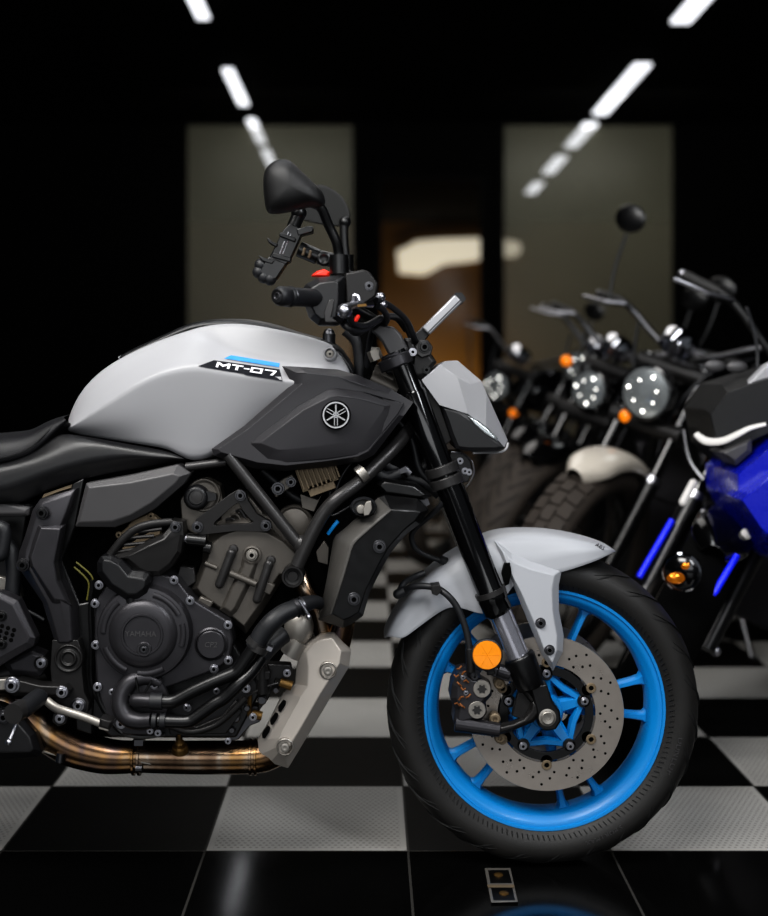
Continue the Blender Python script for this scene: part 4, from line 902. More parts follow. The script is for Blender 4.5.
for (a, b, r, Y) in ((236, 718, 4.5, -.135), (232, 730, 3.5, -.135), (262, 700, 5, -.14), (276, 690, 3.5, -.145), (247, 708, 3.6, -.14)):
    k = MB(); k.lathe(P(a, b, Y), (0, -1, 0), [(r * u, -.02), (r * u, .002), (r * .7 * u, .005), (0, .005)], 16); part('drain_plug', k, 'dark_steel', fxo)
k = MB(); k.tube(pc([(170, 726, -.15), (190, 732, -.15), (214, 726, -.15), (232, 712, -.15), (246, 698, -.15)], 0, 5), 3.2 * u, 10); part('oil_pipe', k, 'bracket_black', fxo)
k = MB(); k.plate([(164, 712), (196, 727), (222, 716), (236, 700), (242, 712), (226, 734), (170, 735)], -.142, -.12); part('sump_flange', k, 'bracket_black', fxo, bevel=.002)
ct = MB(); ct.ball(P(299, 627, -.12), .0275, 24, (1.0, .8, 1.25)); ct.tube([P(299, 640, -.12), P(290, 655, -.12)], .02, 18); part('header_bulge', ct, 'alloy', bike)
# ---------------------------------------------------------------- frame tubes
def frame_tube(mir):
    m = MB(); YT = -.165
    m.tube([P(228, 455, YT), P(299, 545, YT)], 6.3 * S(YT), 22); return m
part('frame_tube', frame_tube(0), 'frame_grey', bike, mirror=True)
YT = -.172
m = MB(); m.tube(pc([(414, 424, -.06), (396, 446, -.11), (375, 467, -.135), (358, 483, -.155), (338, 498, YT), (326, 510, YT), (317, 524, YT), (306, 546, YT), (297, 566, YT)], 0, 6), 7.0 * S(YT), 22)
ft = part('frame_tube', m, 'frame_grey', bike, mirror=True)
m = MB(); m.ball(P(302, 545, YT + .005), .0165, 14, (1, .8, 1.1)); part('weld_gusset', m, 'frame_grey', ft)
m = MB(); m.lathe(P(293, 576, YT), (0, -1, 0), [(11.2 * u, -.04), (11.5 * u, .008), (10.5 * u, .012), (9 * u, .012), (8.4 * u, .004), (5.5 * u, .003), (5 * u, .006), (0, .006)], 32); part('frame_boss', m, 'bracket_black', ft)
m = MB(); m.tube([P(186, 467, -.14), P(226, 462, -.14)], .008, 12); part('cross_tube', m, 'frame_grey', bike)
m = MB(); m.tube(pc([(358.5, 476, -.158), (361, 474, -.157), (364, 471.5, -.155)], 0, 4), .0165, 18); part('frame_sticker', m, 'alloy', ft, label='pale sticker wrapped on the frame tube')
k = MB(); c0, ax_, up_ = P(317, 474, -.125), Vector((.94, 0, .34)).normalized(), Vector((-.34, 0, .94)).normalized()
rot = Matrix((ax_, Vector((0, 1, 0)), up_)).transposed()
k.box(c0, (.07, .03, .045), rot)
for i in range(9): k.box(c0 + ax_ * (-.030 + i * .0085) + Vector((0, -.018, 0)) + up_ * (.003), (.0035, .014, .05 - abs(i - 4) * .002), rot)
k.box(c0 + up_ * -.025 - ax_ * .0, (.05, .03, .02), rot)
reg = part('voltage_regulator', k, 'tan_alloy', bike, bevel=.001, label='finned tan metal voltage regulator')
k = MB(); k.plate([(270, 488), (284, 478), (292, 474), (298, 482), (290, 488), (276, 498)], -.14, -.12); rgo = part('regulator_bracket', k, 'engine_grey', reg, bevel=.002); bolts([(278, 488.5, 5), (291, 482, 4)], -.141, 5, rgo, 'dark_steel')
k = MB(); k.plate([(300, 494), (318, 500), (322, 494), (314, 512), (302, 508)], -.12, -.1); k.plate([(316, 552), (324, 541), (329, 548), (328, 565), (318, 562)], -.10, -.085); part('frame_lug', k, 'engine_grey', bike, bevel=.001)
k = MB(); k.tube(pc([(328, 534, -.15), (333, 527, -.155), (338, 521, -.155)], 0, 4), .0035, 8); part('blue_connector', k, 'blue_label', bike, label='blue wire')
for pts, r, Y in (([(380, 462), (396, 470), (412, 478), (428, 484), (440, 494)], 6.5, -.06), ([(352, 505), (330, 515), (340, 480), (352, 462)], 1.2, -.13), ([(372, 470), (386, 477), (400, 473)], 6, -.1), ([(300, 470), (330, 492), (320, 520)], 3, -.1), ([(262, 470), (300, 500), (320, 490)], 4, -.09), ([(420, 470), (432, 460), (440, 446)], 7, -.05), ([(398, 420), (412, 440), (420, 470), (436, 486)], 3.2, -.07)):
    k = MB(); k.tube(pc([(a, b, Y) for a, b in pts], 0, 5), r * S(Y), 10); part('wiring_loom', k, 'rubber_hose', bike)
k = MB(); k.tube([P(404, 468, -.07), P(410, 474, -.07)], .011, 12); k.plate([(398, 470), (406, 466), (408, 472), (400, 474)], -.1, -.08); k.plate([(418, 498), (426, 494), (430, 504), (424, 508)], -.1, -.09); part('hose_fitting', k, 'dark_steel', bike)
# ---------------------------------------------------------------- radiator shroud
def shroud():
    m = MB()
    m.raised([(336, 535), (345, 528), (378, 497), (384, 495), (418, 499), (429, 510), (420, 524), (408, 533), (393, 549), (383, 566), (370, 592), (363, 616), (350, 625), (343, 628), (318, 620), (327, 577), (333, 541)],
             [(352, 547, -.187), (356, 541, -.187), (389, 512, -.18), (391, 510, -.18), (416, 511, -.165), (421, 512, -.163), (415, 521, -.165), (404, 530, -.17), (389, 547, -.178), (379, 564, -.183), (366, 590, -.186), (359, 612, -.186), (349, 618, -.186), (343, 620, -.186), (331, 613, -.186), (343, 577, -.188), (350, 551, -.188)], -.15, -.185, -.11)
    return m
sho = part('radiator_shroud', shroud(), 'black_satin', bike, bevel=.003, seg=3, mirror=True)
gm = MB(); gm.grid([[P(*o, -.156), P(o[0] * .15 + i_[0] * .85, o[1] * .15 + i_[1] * .85, -.187), P(*i_, -.1905)] for o, i_ in (((319, 619.5), (331, 614)), ((327, 577), (343, 577)), ((333, 541), (351, 550)), ((336, 535), (353, 545)), ((345, 528), (357, 540)), ((362, 513), (374, 525)), ((378.5, 497.5), (391, 510)))], ())
part('shroud_edge', gm, 'edge_lit_grey', sho, solid=.004, label='bevelled edge of the shroud, coloured paler as if lit')
bolts([(379.5, 546.5), (354, 599)], -.186, 5, sho, 'dark_steel')
k = MB(); k.lathe(P(363.5, 507, -.178), (0, -1, 0), [(13.2 * u, -.02), (13.2 * u, .006), (11.5 * u, .010), (10 * u, .008), (9.5 * u, .004), (0, .004)], 36, ell=.72); sto = part('signal_stub', k, 'rubber_hose', sho)
k = MB(); k.plate([(366, 502), (371, 501), (372, 509), (369, 515), (364, 516), (363, 509)], -.2, -.18); k.lathe(P(361, 509, -.185), (0, -1, 0), [(.009, 0), (.008, .008), (0, .009)], 14); part('stub_clip', k, 'alloy', sto, bevel=.001)
rd = MB(); rd.plate([(376, 505), (420, 507), (408, 532), (384, 560), (356, 616), (330, 614), (345, 560)], -.11, .11); part('radiator', rd, 'black_dull', bike)
rc = MB(); rc.raised([(376, 484), (384, 478), (416, 484), (432, 496), (424, 500), (384, 496)], [(380, 486), (385, 482), (414, 487), (425, 495), (420, 497), (386, 492)], -.13, -.14, -.08); part('radiator_cap_cover', rc, 'black_satin', bike, bevel=.002)
# ---------------------------------------------------------------- exhaust
ex = MB(); YE = -.10
ex.tube(pc([(-70, 690, YE), (-20, 697, YE), (8, 703, YE), (28, 716, YE), (48, 733, YE), (72, 747, YE), (100, 755, YE), (120, 757, YE), (137, 756.5, YE)], 0, 6), [.030, .030, .031, .033, .035, .035, .033, .0305, .029], 28)
ex.tube(pc([(137, 756.5, YE), (160, 757, YE), (200, 757.5, YE), (250, 757, YE), (268, 754, YE), (284, 744, YE), (296, 725, YE), (316, 690, YE), (336, 648, YE), (344, 620, YE)], 0, 6), [.029, .0295, .0305, .0305, .030, .029, .028, .026, .024, .022], 28)
exo = part('exhaust_pipe', ex, 'heat_steel', bike, label='heat-tinted steel exhaust pipe')
k = MB(); k.tube(pc([(300, 575, -.08), (306, 590, -.09), (318, 610, -.09), (326, 640, -.09)], 0, 6), .02, 18); part('header_pipe', k, 'heat_steel', exo)
k = MB(); k.tube(pc([(42, 751, YE - .03), (80, 761, YE - .028), (110, 765, YE - .0265), (134, 764, YE - .0265)], 0, 5), .0022, 6); k.tube(pc([(141, 762, YE - .028), (170, 765, YE - .026), (255, 764, YE - .026)], 0, 5), .0022, 6); part('weld_seam', k, 'alloy', exo)
for x, r in ((134.5, .0335), (140, .0335), (251, .0335), (256, .0335)):
    k = MB(); k.tube([P(x - 1.4, 757, YE), P(x + 1.4, 757, YE)], r, 30); part('pipe_clamp', k, 'heat_steel', exo, bevel=.001)
k = MB(); k.plate([(134, 740), (143, 740), (143, 746), (134, 746)], YE - .03, YE - .005); k.tube([P(136, 768, YE - .03), P(142, 768, YE - .03)], .007, 10); part('clamp_bolt', k, 'dark_steel', exo)
k = MB(); k.lathe(P(180, 748, YE - .022), (0, -.5, 1), [(.016, -.006), (.014, .004), (.009, .006), (.009, .014), (.007, .016), (.006, .024)], 20); k.tube(pc([(180, 742, YE - .03), (179, 733, YE - .03), (182, 722, YE - .02)], 0, 4), .004, 8); part('oxygen_sensor', k, 'brass', exo)
k = MB(); k.tube([P(61, 753, YE - .034), P(60, 762, YE - .034)], .008, 10); part('spring_hook', k, 'dark_steel', exo)
ml = MB(); ml.raised([(-80, 690), (0, 704), (17, 711), (36, 733), (42, 752), (38, 757), (0, 760), (-80, 762)], [(-80, 700), (-4, 712), (12, 718), (29, 737), (33, 749), (30, 752), (0, 752), (-80, 752)], -.15, -.165, -.06)
mlo = part('muffler_guard', ml, 'black_plastic', bike, bevel=.004, seg=3); bolt(P(4, 717, -.166), .009, mlo, 'dark_steel')
eg = MB()
eg.raised([(300, 650), (308, 642), (320, 635), (334, 632.5), (351, 651), (349, 667), (331, 697), (309, 734), (288, 768.5), (270, 763), (259, 755), (257.5, 740), (266, 727), (283, 693), (295, 684), (296.5, 667)],
          [(306, 652, -.136), (312, 646, -.14), (321, 640, -.142), (332, 638, -.142), (341, 651, -.146), (339.5, 663, -.150), (320, 694, -.153), (299, 731, -.153), (284, 755, -.148), (279, 752, -.146), (277, 747, -.144), (279, 738, -.144), (285, 726, -.146), (301, 697, -.149), (308, 686, -.148), (308, 667, -.142)], -.125, -.14, -.11)
ego = part('exhaust_guard', eg, 'guard_alloy', bike, bevel=.004, seg=3, label='silver cast exhaust guard')
for q in ((282, 706.5), (274, 719.5), (266, 733)):
    k = MB(); a, b = q; k.plate([(a - 3.5, b + 5), (a - 4, b + 1), (a + 1, b - 6), (a + 4, b - 5), (a + 3.5, b - 1.5), (a - 1, b + 5.5)], -.1375, -.12); part('guard_slot', k, 'black_dull', ego)
for q in ((328, 670.5), (285, 747)):
    k = MB(); k.lathe(P(*q, -.152), (0, -1, 0), [(.0165, -.012), (.016, .001), (.0145, .002), (.013, .0)], 30); k.lathe(P(*q, -.15), (0, -1, 0), [(.0085, -.0), (.008, .006), (.0055, .007), (.003, .007), (0, .005)], 20); part('guard_bolt', k, 'alloy', ego)
# ---------------------------------------------------------------- foot controls
fp = MB(); YQ = -.19
fp.raised([(2, 680), (20, 678), (40, 683), (66, 684), (72, 690), (66, 699), (50, 697), (42, 703), (34, 697), (14, 696), (2, 690)], [(6, 682), (20, 681), (40, 686), (64, 687), (68, 690), (64, 695), (48, 694), (40, 698), (34, 693), (14, 692), (6, 688)], YQ + .01, YQ, YQ + .03)
fpo = part('footrest_bracket', fp, 'bracket_black', bike, bevel=.002); bolts([(62, 692, 4.6), (12, 685, 6)], YQ - .001, 4.5, fpo, 'steel')
k = MB(); k.plate([(-20, 681), (6, 679), (6, 690), (-20, 692)], YQ - .002, YQ + .02); part('heel_arm', k, 'alloy', fpo, bevel=.002)
k = MB(); k.pill(P(38, 698, -.235), P(22, 710, -.29), .0165, 16); k.mi = 1; k.tube([P(22, 709, -.285), P(13, 714, -.315)], .0175, 16); part('footrest', k, ['rubber_hose', 'frame_grey'], fpo)
k = MB(); k.tube(pc([(19, 716, -.29), (14, 730, -.30), (9, 742, -.31)], 0, 4), .0034, 10); k.ball(P(9, 742, -.31), .006); part('feeler_peg', k, 'steel', fpo, label='thin silver feeler peg')
k = MB(); k.tube(pc([(47, 701, YQ), (56, 708, YQ - .01), (68, 712, YQ - .02), (84, 717, YQ - .025), (102, 724, YQ - .03)], 0, 5), [.008, .0085, .0078, .0075, .0075], 14, squash=.8); bpo = part('brake_pedal', k, 'alloy', bike, label='silver brake pedal')
k = MB(); k.raised([(100, 718), (113, 721), (109, 730.5), (98.5, 727.5)], [(102, 720), (110, 722), (108, 728), (101, 726)], YQ - .04, YQ - .043, YQ - .01); k.mi = 1; k.plate([(99, 726), (109, 729), (108, 731.5), (98.5, 729)], YQ - .041, YQ - .012); part('pedal_pad', k, ['bracket_black', 'alloy'], bpo, bevel=.001)
# ---------------------------------------------------------------- rear of the bike (left of the frame)
RX = Vector((AX.x - 1.40, 0, .30))
rw = MB(); rw.lathe(RX, (0, 1, 0), [(.222, -.075), (.24, -.084), (.27, -.088), (.29, -.065), (.30, -.02), (.30, .02), (.29, .065), (.27, .088), (.24, .084), (.222, .075)], 72); rwo = part('rear_tyre', rw, 'rubber', bike)
rw = MB(); rw.lathe(RX, (0, 1, 0), [(.225, -.078), (.2, -.06), (.195, 0), (.2, .06), (.225, .078)], 64); rw.lathe(RX, (0, 1, 0), [(0, -.06), (.05, -.06), (.05, .06), (0, .06)], 24)
for k in range(5):
    a = 2 * PI * k / 5; rw.tube([RX + Vector((math.cos(a) * .04, 0, math.sin(a) * .04)), RX + Vector((math.cos(a) * .2, 0, math.sin(a) * .2))], .014, 10)
part('rear_rim', rw, 'blue_paint', rwo)
rw = MB(); rw.tube([RX + Vector((0, -.12, 0)), Vector((AX.x - .93, -.11, .40))], .03, 14); rw.tube([RX + Vector((0, .12, 0)), Vector((AX.x - .93, .11, .40))], .03, 14); rw.tube([RX + Vector((0, -.12, 0)), RX + Vector((0, .12, 0))], .015, 12); part('swingarm', rw, 'bracket_black', bike)
# ================================================================ THE SHOWROOM
def floor_mat():
    m = bpy.data.materials.new('checker_floor'); m.use_nodes = True; nt = m.node_tree; b = nt.nodes['Principled BSDF']; L = nt.links
    tc = nt.nodes.new('ShaderNodeTexCoord'); sx = nt.nodes.new('ShaderNodeSeparateXYZ'); L.new(tc.outputs['Object'], sx.inputs[0])
    def mth(op, a, b_=None, c=None):
        n = nt.nodes.new('ShaderNodeMath'); n.operation = op
        for i, v in enumerate((a, b_, c)):
            if v is None: continue
            if isinstance(v, (int, float)): n.inputs[i].default_value = v
            else: L.new(v, n.inputs[i])
        return n.outputs[0]
    T = 0.4; X0, Y0 = 0.074, 0.041
    u = mth('DIVIDE', mth('SUBTRACT', sx.outputs['X'], X0), T); v = mth('DIVIDE', mth('SUBTRACT', sx.outputs['Y'], Y0), T)
    par = mth('FLOORED_MODULO', mth('ADD', mth('FLOOR', u), mth('FLOOR', v)), 2.0)            # 1 = white
    inner = mth('GREATER_THAN', v, 0.0)
    white = mth('MULTIPLY', par, inner)
    fu = mth('FRACT', mth('ADD', u, 1000.0)); fv = mth('FRACT', mth('ADD', v, 1000.0))
    edge = mth('MINIMUM', mth('MINIMUM', fu, mth('SUBTRACT', 1.0, fu)), mth('MINIMUM', fv, mth('SUBTRACT', 1.0, fv)))
    seam = mth('LESS_THAN', edge, 0.006)
    # small perforations in every inner tile
    G = 32.0
    gv = mth('MULTIPLY', fv, G); row = mth('FLOORED_MODULO', mth('FLOOR', gv), 2.0)
    gu = mth('ADD', mth('MULTIPLY', fu, G), mth('MULTIPLY', row, 0.5))
    du = mth('SUBTRACT', mth('FRACT', gu), 0.5); dv = mth('SUBTRACT', mth('FRACT', gv), 0.5)
    dist = mth('SQRT', mth('ADD', mth('MULTIPLY', du, du), mth('MULTIPLY', dv, dv)))
    hole = mth('MULTIPLY', mth('LESS_THAN', dist, 0.27), mth('MULTIPLY', inner, mth('GREATER_THAN', edge, 0.035)))
    nz = nt.nodes.new('ShaderNodeTexNoise'); nz.inputs['Scale'].default_value = 3.5; nz.inputs['Detail'].default_value = 6; L.new(tc.outputs['Object'], nz.inputs['Vector'])
    def mix(f, a, c):
        n = nt.nodes.new('ShaderNodeMix'); n.data_type = 'RGBA'
        L.new(f, n.inputs['Factor'])
        for k, v_ in (('A', a), ('B', c)):
            if isinstance(v_, tuple): n.inputs[k].default_value = v_
            else: L.new(v_, n.inputs[k])
        return n.outputs['Result']
    wcol = mix(nz.outputs['Fac'], lin((150, 148, 144)), lin((186, 184, 180)))
    bcol = mix(nz.outputs['Fac'], lin((5, 5, 5)), lin((10, 10, 10)))
    base = mix(white, bcol, wcol)
    wh = mth('MULTIPLY', hole, 0.42)
    base = mix(wh, base, lin((30, 28, 26)))
    base = mix(seam, base, lin((58, 57, 55)))
    L.new(base, b.inputs['Base Color'])
    sm = mth('SUBTRACT', 1.0, inner)
    rough = mth('ADD', mth('MULTIPLY', inner, 0.33), 0.10); rough = mth('ADD', rough, mth('MULTIPLY', mth('SUBTRACT', nz.outputs['Fac'], 0.5), 0.12))
    L.new(rough, b.inputs['Roughness'])
    hgt = mth('SUBTRACT', mth('MULTIPLY', mth('SUBTRACT', 1.0, hole), 1.0), mth('MULTIPLY', seam, 1.0))
    bp = nt.nodes.new('ShaderNodeBump'); bp.inputs['Strength'].default_value = 0.5; bp.inputs['Distance'].default_value = 0.002; L.new(hgt, bp.inputs['Height']); L.new(bp.outputs['Normal'], b.inputs['Normal'])
    L.new(mth('ADD', 0.12, mth('MULTIPLY', sm, 0.38)), b.inputs['Specular IOR Level'])
    M['checker_floor'] = m
floor_mat()
mat('wall_black', (4, 4, 4), 0.9, var=0.2, scale=4, spec=.1)
mat('ceiling_black', (3, 3, 3), 0.95, var=0.2, scale=4, spec=.05)
mat('brown_wall', (96, 66, 22), 0.8, var=0.25, scale=1.2)
mat('frame_black', (4, 4, 4), 0.7, spec=.1)
mat('strip_light', (255, 255, 255), 0.5, emit=(240, 242, 248), estr=1.5)
mat('far_daylight', (255, 250, 235), 0.5, emit=(255, 246, 226), estr=0.5)
def pane_mat(name, rgb, fac, rough):
    m = bpy.data.materials.new(name); m.use_nodes = True; nt = m.node_tree; b = nt.nodes['Principled BSDF']; out = nt.nodes['Material Output']
    tc = nt.nodes.new('ShaderNodeTexCoord'); n = nt.nodes.new('ShaderNodeTexNoise'); n.inputs['Scale'].default_value = 1.1; n.inputs['Detail'].default_value = 4; nt.links.new(tc.outputs['Object'], n.inputs['Vector'])
    mx = nt.nodes.new('ShaderNodeMix'); mx.data_type = 'RGBA'; c = lin(rgb); mx.inputs['A'].default_value = tuple(x * .75 for x in c[:3]) + (1,); mx.inputs['B'].default_value = tuple(x * 1.25 for x in c[:3]) + (1,)
    nt.links.new(n.outputs['Fac'], mx.inputs['Factor']); nt.links.new(mx.outputs['Result'], b.inputs['Base Color']); b.inputs['Roughness'].default_value = rough
    t = nt.nodes.new('ShaderNodeBsdfTransparent'); t.inputs['Color'].default_value = (1, 1, 1, 1)
    ms = nt.nodes.new('ShaderNodeMixShader'); ms.inputs[0].default_value = fac
    nt.links.new(t.outputs[0], ms.inputs[1]); nt.links.new(b.outputs[0], ms.inputs[2]); nt.links.new(ms.outputs[0], out.inputs['Surface']); M[name] = m
pane_mat('hazy_glass', (150, 148, 128), 0.3, 0.35)
pane_mat('clear_glass', (60, 50, 40), 0.04, 0.1)
YW = 9.9; CEIL = 3.372
def X_(px, Y=YW): return (px - CX) * (D + Y) / F
def Z_(py, Y=YW): return H - (py - CY) * (D + Y) / F
def bx(mb, x0, x1, y0, y1, z0, z1): mb.box(((x0 + x1) / 2, (y0 + y1) / 2, (z0 + z1) / 2), (x1 - x0, y1 - y0, z1 - z0)); return mb
struct('floor', bx(MB(), -7, 7, -6, 20, -.1, 0), 'checker_floor')
struct('ceiling', bx(MB(), -7, 7, -1.2, 20, CEIL, CEIL + .1), 'ceiling_black')
struct('wall_left', bx(MB(), -7.1, -7, -1.2, 20, 0, CEIL), 'wall_black')
struct('wall_right', bx(MB(), 7, 7.1, -1.2, 20, 0, CEIL), 'wall_black')
wb = MB(); bx(wb, -7, X_(183), YW, YW + .12, 0, CEIL); struct('wall_back_left', wb, 'wall_black')
wb = MB(); bx(wb, X_(677), 7, YW, YW + .12, 0, CEIL); struct('wall_back_right', wb, 'wall_black')
wb = MB(); bx(wb, X_(357), X_(376), YW, YW + .12, 0, CEIL); bx(wb, X_(486), X_(500), YW, YW + .12, 0, CEIL); bx(wb, X_(376), X_(486), YW, YW + .12, Z_(176), CEIL); struct('wall_back', wb, 'wall_black')
struct('wall_far', bx(MB(), -7, 7, 18, 18.1, 0, CEIL), 'brown_wall')
for i, (a, b) in enumerate(((183, 357), (500, 677))):
    g = MB(); bx(g, X_(a), X_(b), YW + .03, YW + .045, 0.02, CEIL); struct('window_%d' % (i + 1), g, 'hazy_glass')
    f = MB(); x0, x1 = X_(a), X_(b)
    bx(f, x0, x0 + .04, YW - .01, YW + .1, 0, CEIL); bx(f, x1 - .04, x1, YW - .01, YW + .1, 0, CEIL); bx(f, x0 + .04, x1 - .04, YW - .01, YW + .1, 0, .08); bx(f, x0 + .04, x1 - .04, YW - .01, YW + .1, CEIL - .03, CEIL)
    struct('trim_%d' % (i + 1), f, 'frame_black')
dg_ = MB(); bx(dg_, X_(376) + .05, X_(486) - .05, YW + .03, YW + .045, .02, Z_(176) - .05); d_ = struct('door_1', dg_, 'clear_glass')
f = MB(); x0, x1 = X_(376), X_(486); bx(f, x0, x0 + .05, YW, YW + .09, 0, Z_(176)); bx(f, x1 - .05, x1, YW, YW + .09, 0, Z_(176)); bx(f, x0 + .05, x1 - .05, YW, YW + .09, Z_(176) - .05, Z_(176)); struct('trim_3', f, 'frame_black')
hd_ = MB(); hd_.tube([(x1 - .16, YW - .03, .8), (x1 - .16, YW - .03, 1.5)], .012, 10); part('door_handle', hd_, 'dark_steel', d_)
# ceiling strip lights: two rows running away from the camera
def strip(xc, wd, d0, d1, side, i):
    t = thing('ceiling_strip_light', side, 'ceiling light', (xc, (d0 + d1) / 2 - D, CEIL - .06), 'white strip lights in two ceiling rows')
    b = MB(); bx(b, xc - wd / 2 - .012, xc + wd / 2 + .012, d0 - D - .01, d1 - D + .01, CEIL - .03, CEIL - .001); part('housing', b, 'frame_black', t)
    b = MB(); bx(b, xc - wd / 2, xc + wd / 2, d0 - D, d1 - D, CEIL - .055, CEIL - .031); part('diffuser', b, 'strip_light', t)
hc_ = CEIL - .055 - H
def dpt(py): return F * hc_ / (CY - py)
LX = (236 - CX) * dpt(89) / F; RXx = (621 - CX) * dpt(91) / F
names_l = ['white ceiling strip light at the upper left edge of the photo', 'longest white ceiling strip light left of the black mirror', 'ceiling strip light seen over the left window pane, just above the mirror', 'short ceiling strip light touching the top of the black mirror', 'faint ceiling strip light seen below the black mirror']
for i, (a, b) in enumerate(((-22, 20), (71, 106), (121, 144), (151, 172), (226, 238))): strip(LX, .085, dpt(a), dpt(b), names_l[i], i)
names_r = ['white ceiling strip light at the upper right edge of the photo', 'broad bright ceiling strip light above the right window pane', 'ceiling strip light at the top of the right window pane', 'ceiling strip light low on the right window pane, third from top', 'faint farthest ceiling strip light on the right window pane']
for i, (a, b) in enumerate(((-22, 24), (66, 115), (125, 148), (158, 174), (184, 194))): strip(RXx, .13, dpt(a), dpt(b), names_r[i], i)
Yf = 17.9; fw = MB(); fw.plate([(397, 251), (408, 246), (416, 241), (440, 239), (474, 238), (506, 240), (519, 242), (522, 248), (518, 256), (490, 258), (466, 262), (444, 264), (434, 270), (424, 275), (399, 273)], Yf, Yf + .06); o = part('window_3', fw, 'far_daylight'); o['kind'] = 'structure'
# bracket lying on the glossy tile
fb_ = MB()
z = .002
c0 = P(500, 890, 0); dd = H * F / (890 - CY); Xc, Yc = (500 - CX) * dd / F, dd - D
def fl(px, py, z=0.0): d = (H - z) * F / (py - CY); return Vector(((px - CX) * d / F, d - D, z))
fb_.prism([fl(*q, .004) for q in ((484.5, 868), (510.5, 868), (518, 902), (491, 902.5))], [fl(*q, 0.0005) for q in ((484.5, 868), (510.5, 868), (518, 902), (491, 902.5))])
kb = part('floor_plate', fb_, 'alloy', bevel=.001); tag(kb, 'small flat metal plate with two bolts lying on the glossy black floor tile', 'metal plate')
for q in (((488, 870), (508.5, 870), (512, 883), (490.5, 883)), ((491, 888), (512.5, 888), (515, 900), (493.5, 900))):
    b = MB(); b.prism([fl(*t_, .0046) for t_ in q], [fl(*t_, .003) for t_ in q]); part('plate_recess', b, 'black_satin', kb)
for q in ((498.5, 875.5), (504, 894)):
    b = MB(); b.lathe(fl(*q, .004), (0, 0, 1), [(.009, 0), (.009, .002), (.006, .004), (0, .004)], 16); part('plate_bolt', b, 'brass', kb)
b = MB(); b.prism([fl(*q, .0055) for q in ((487, 884.5), (514, 884.5), (514.5, 887.5), (488, 887.5))], [fl(*q, .003) for q in ((487, 884.5), (514, 884.5), (514.5, 887.5), (488, 887.5))]); part('plate_rib', b, 'tan_alloy', kb)
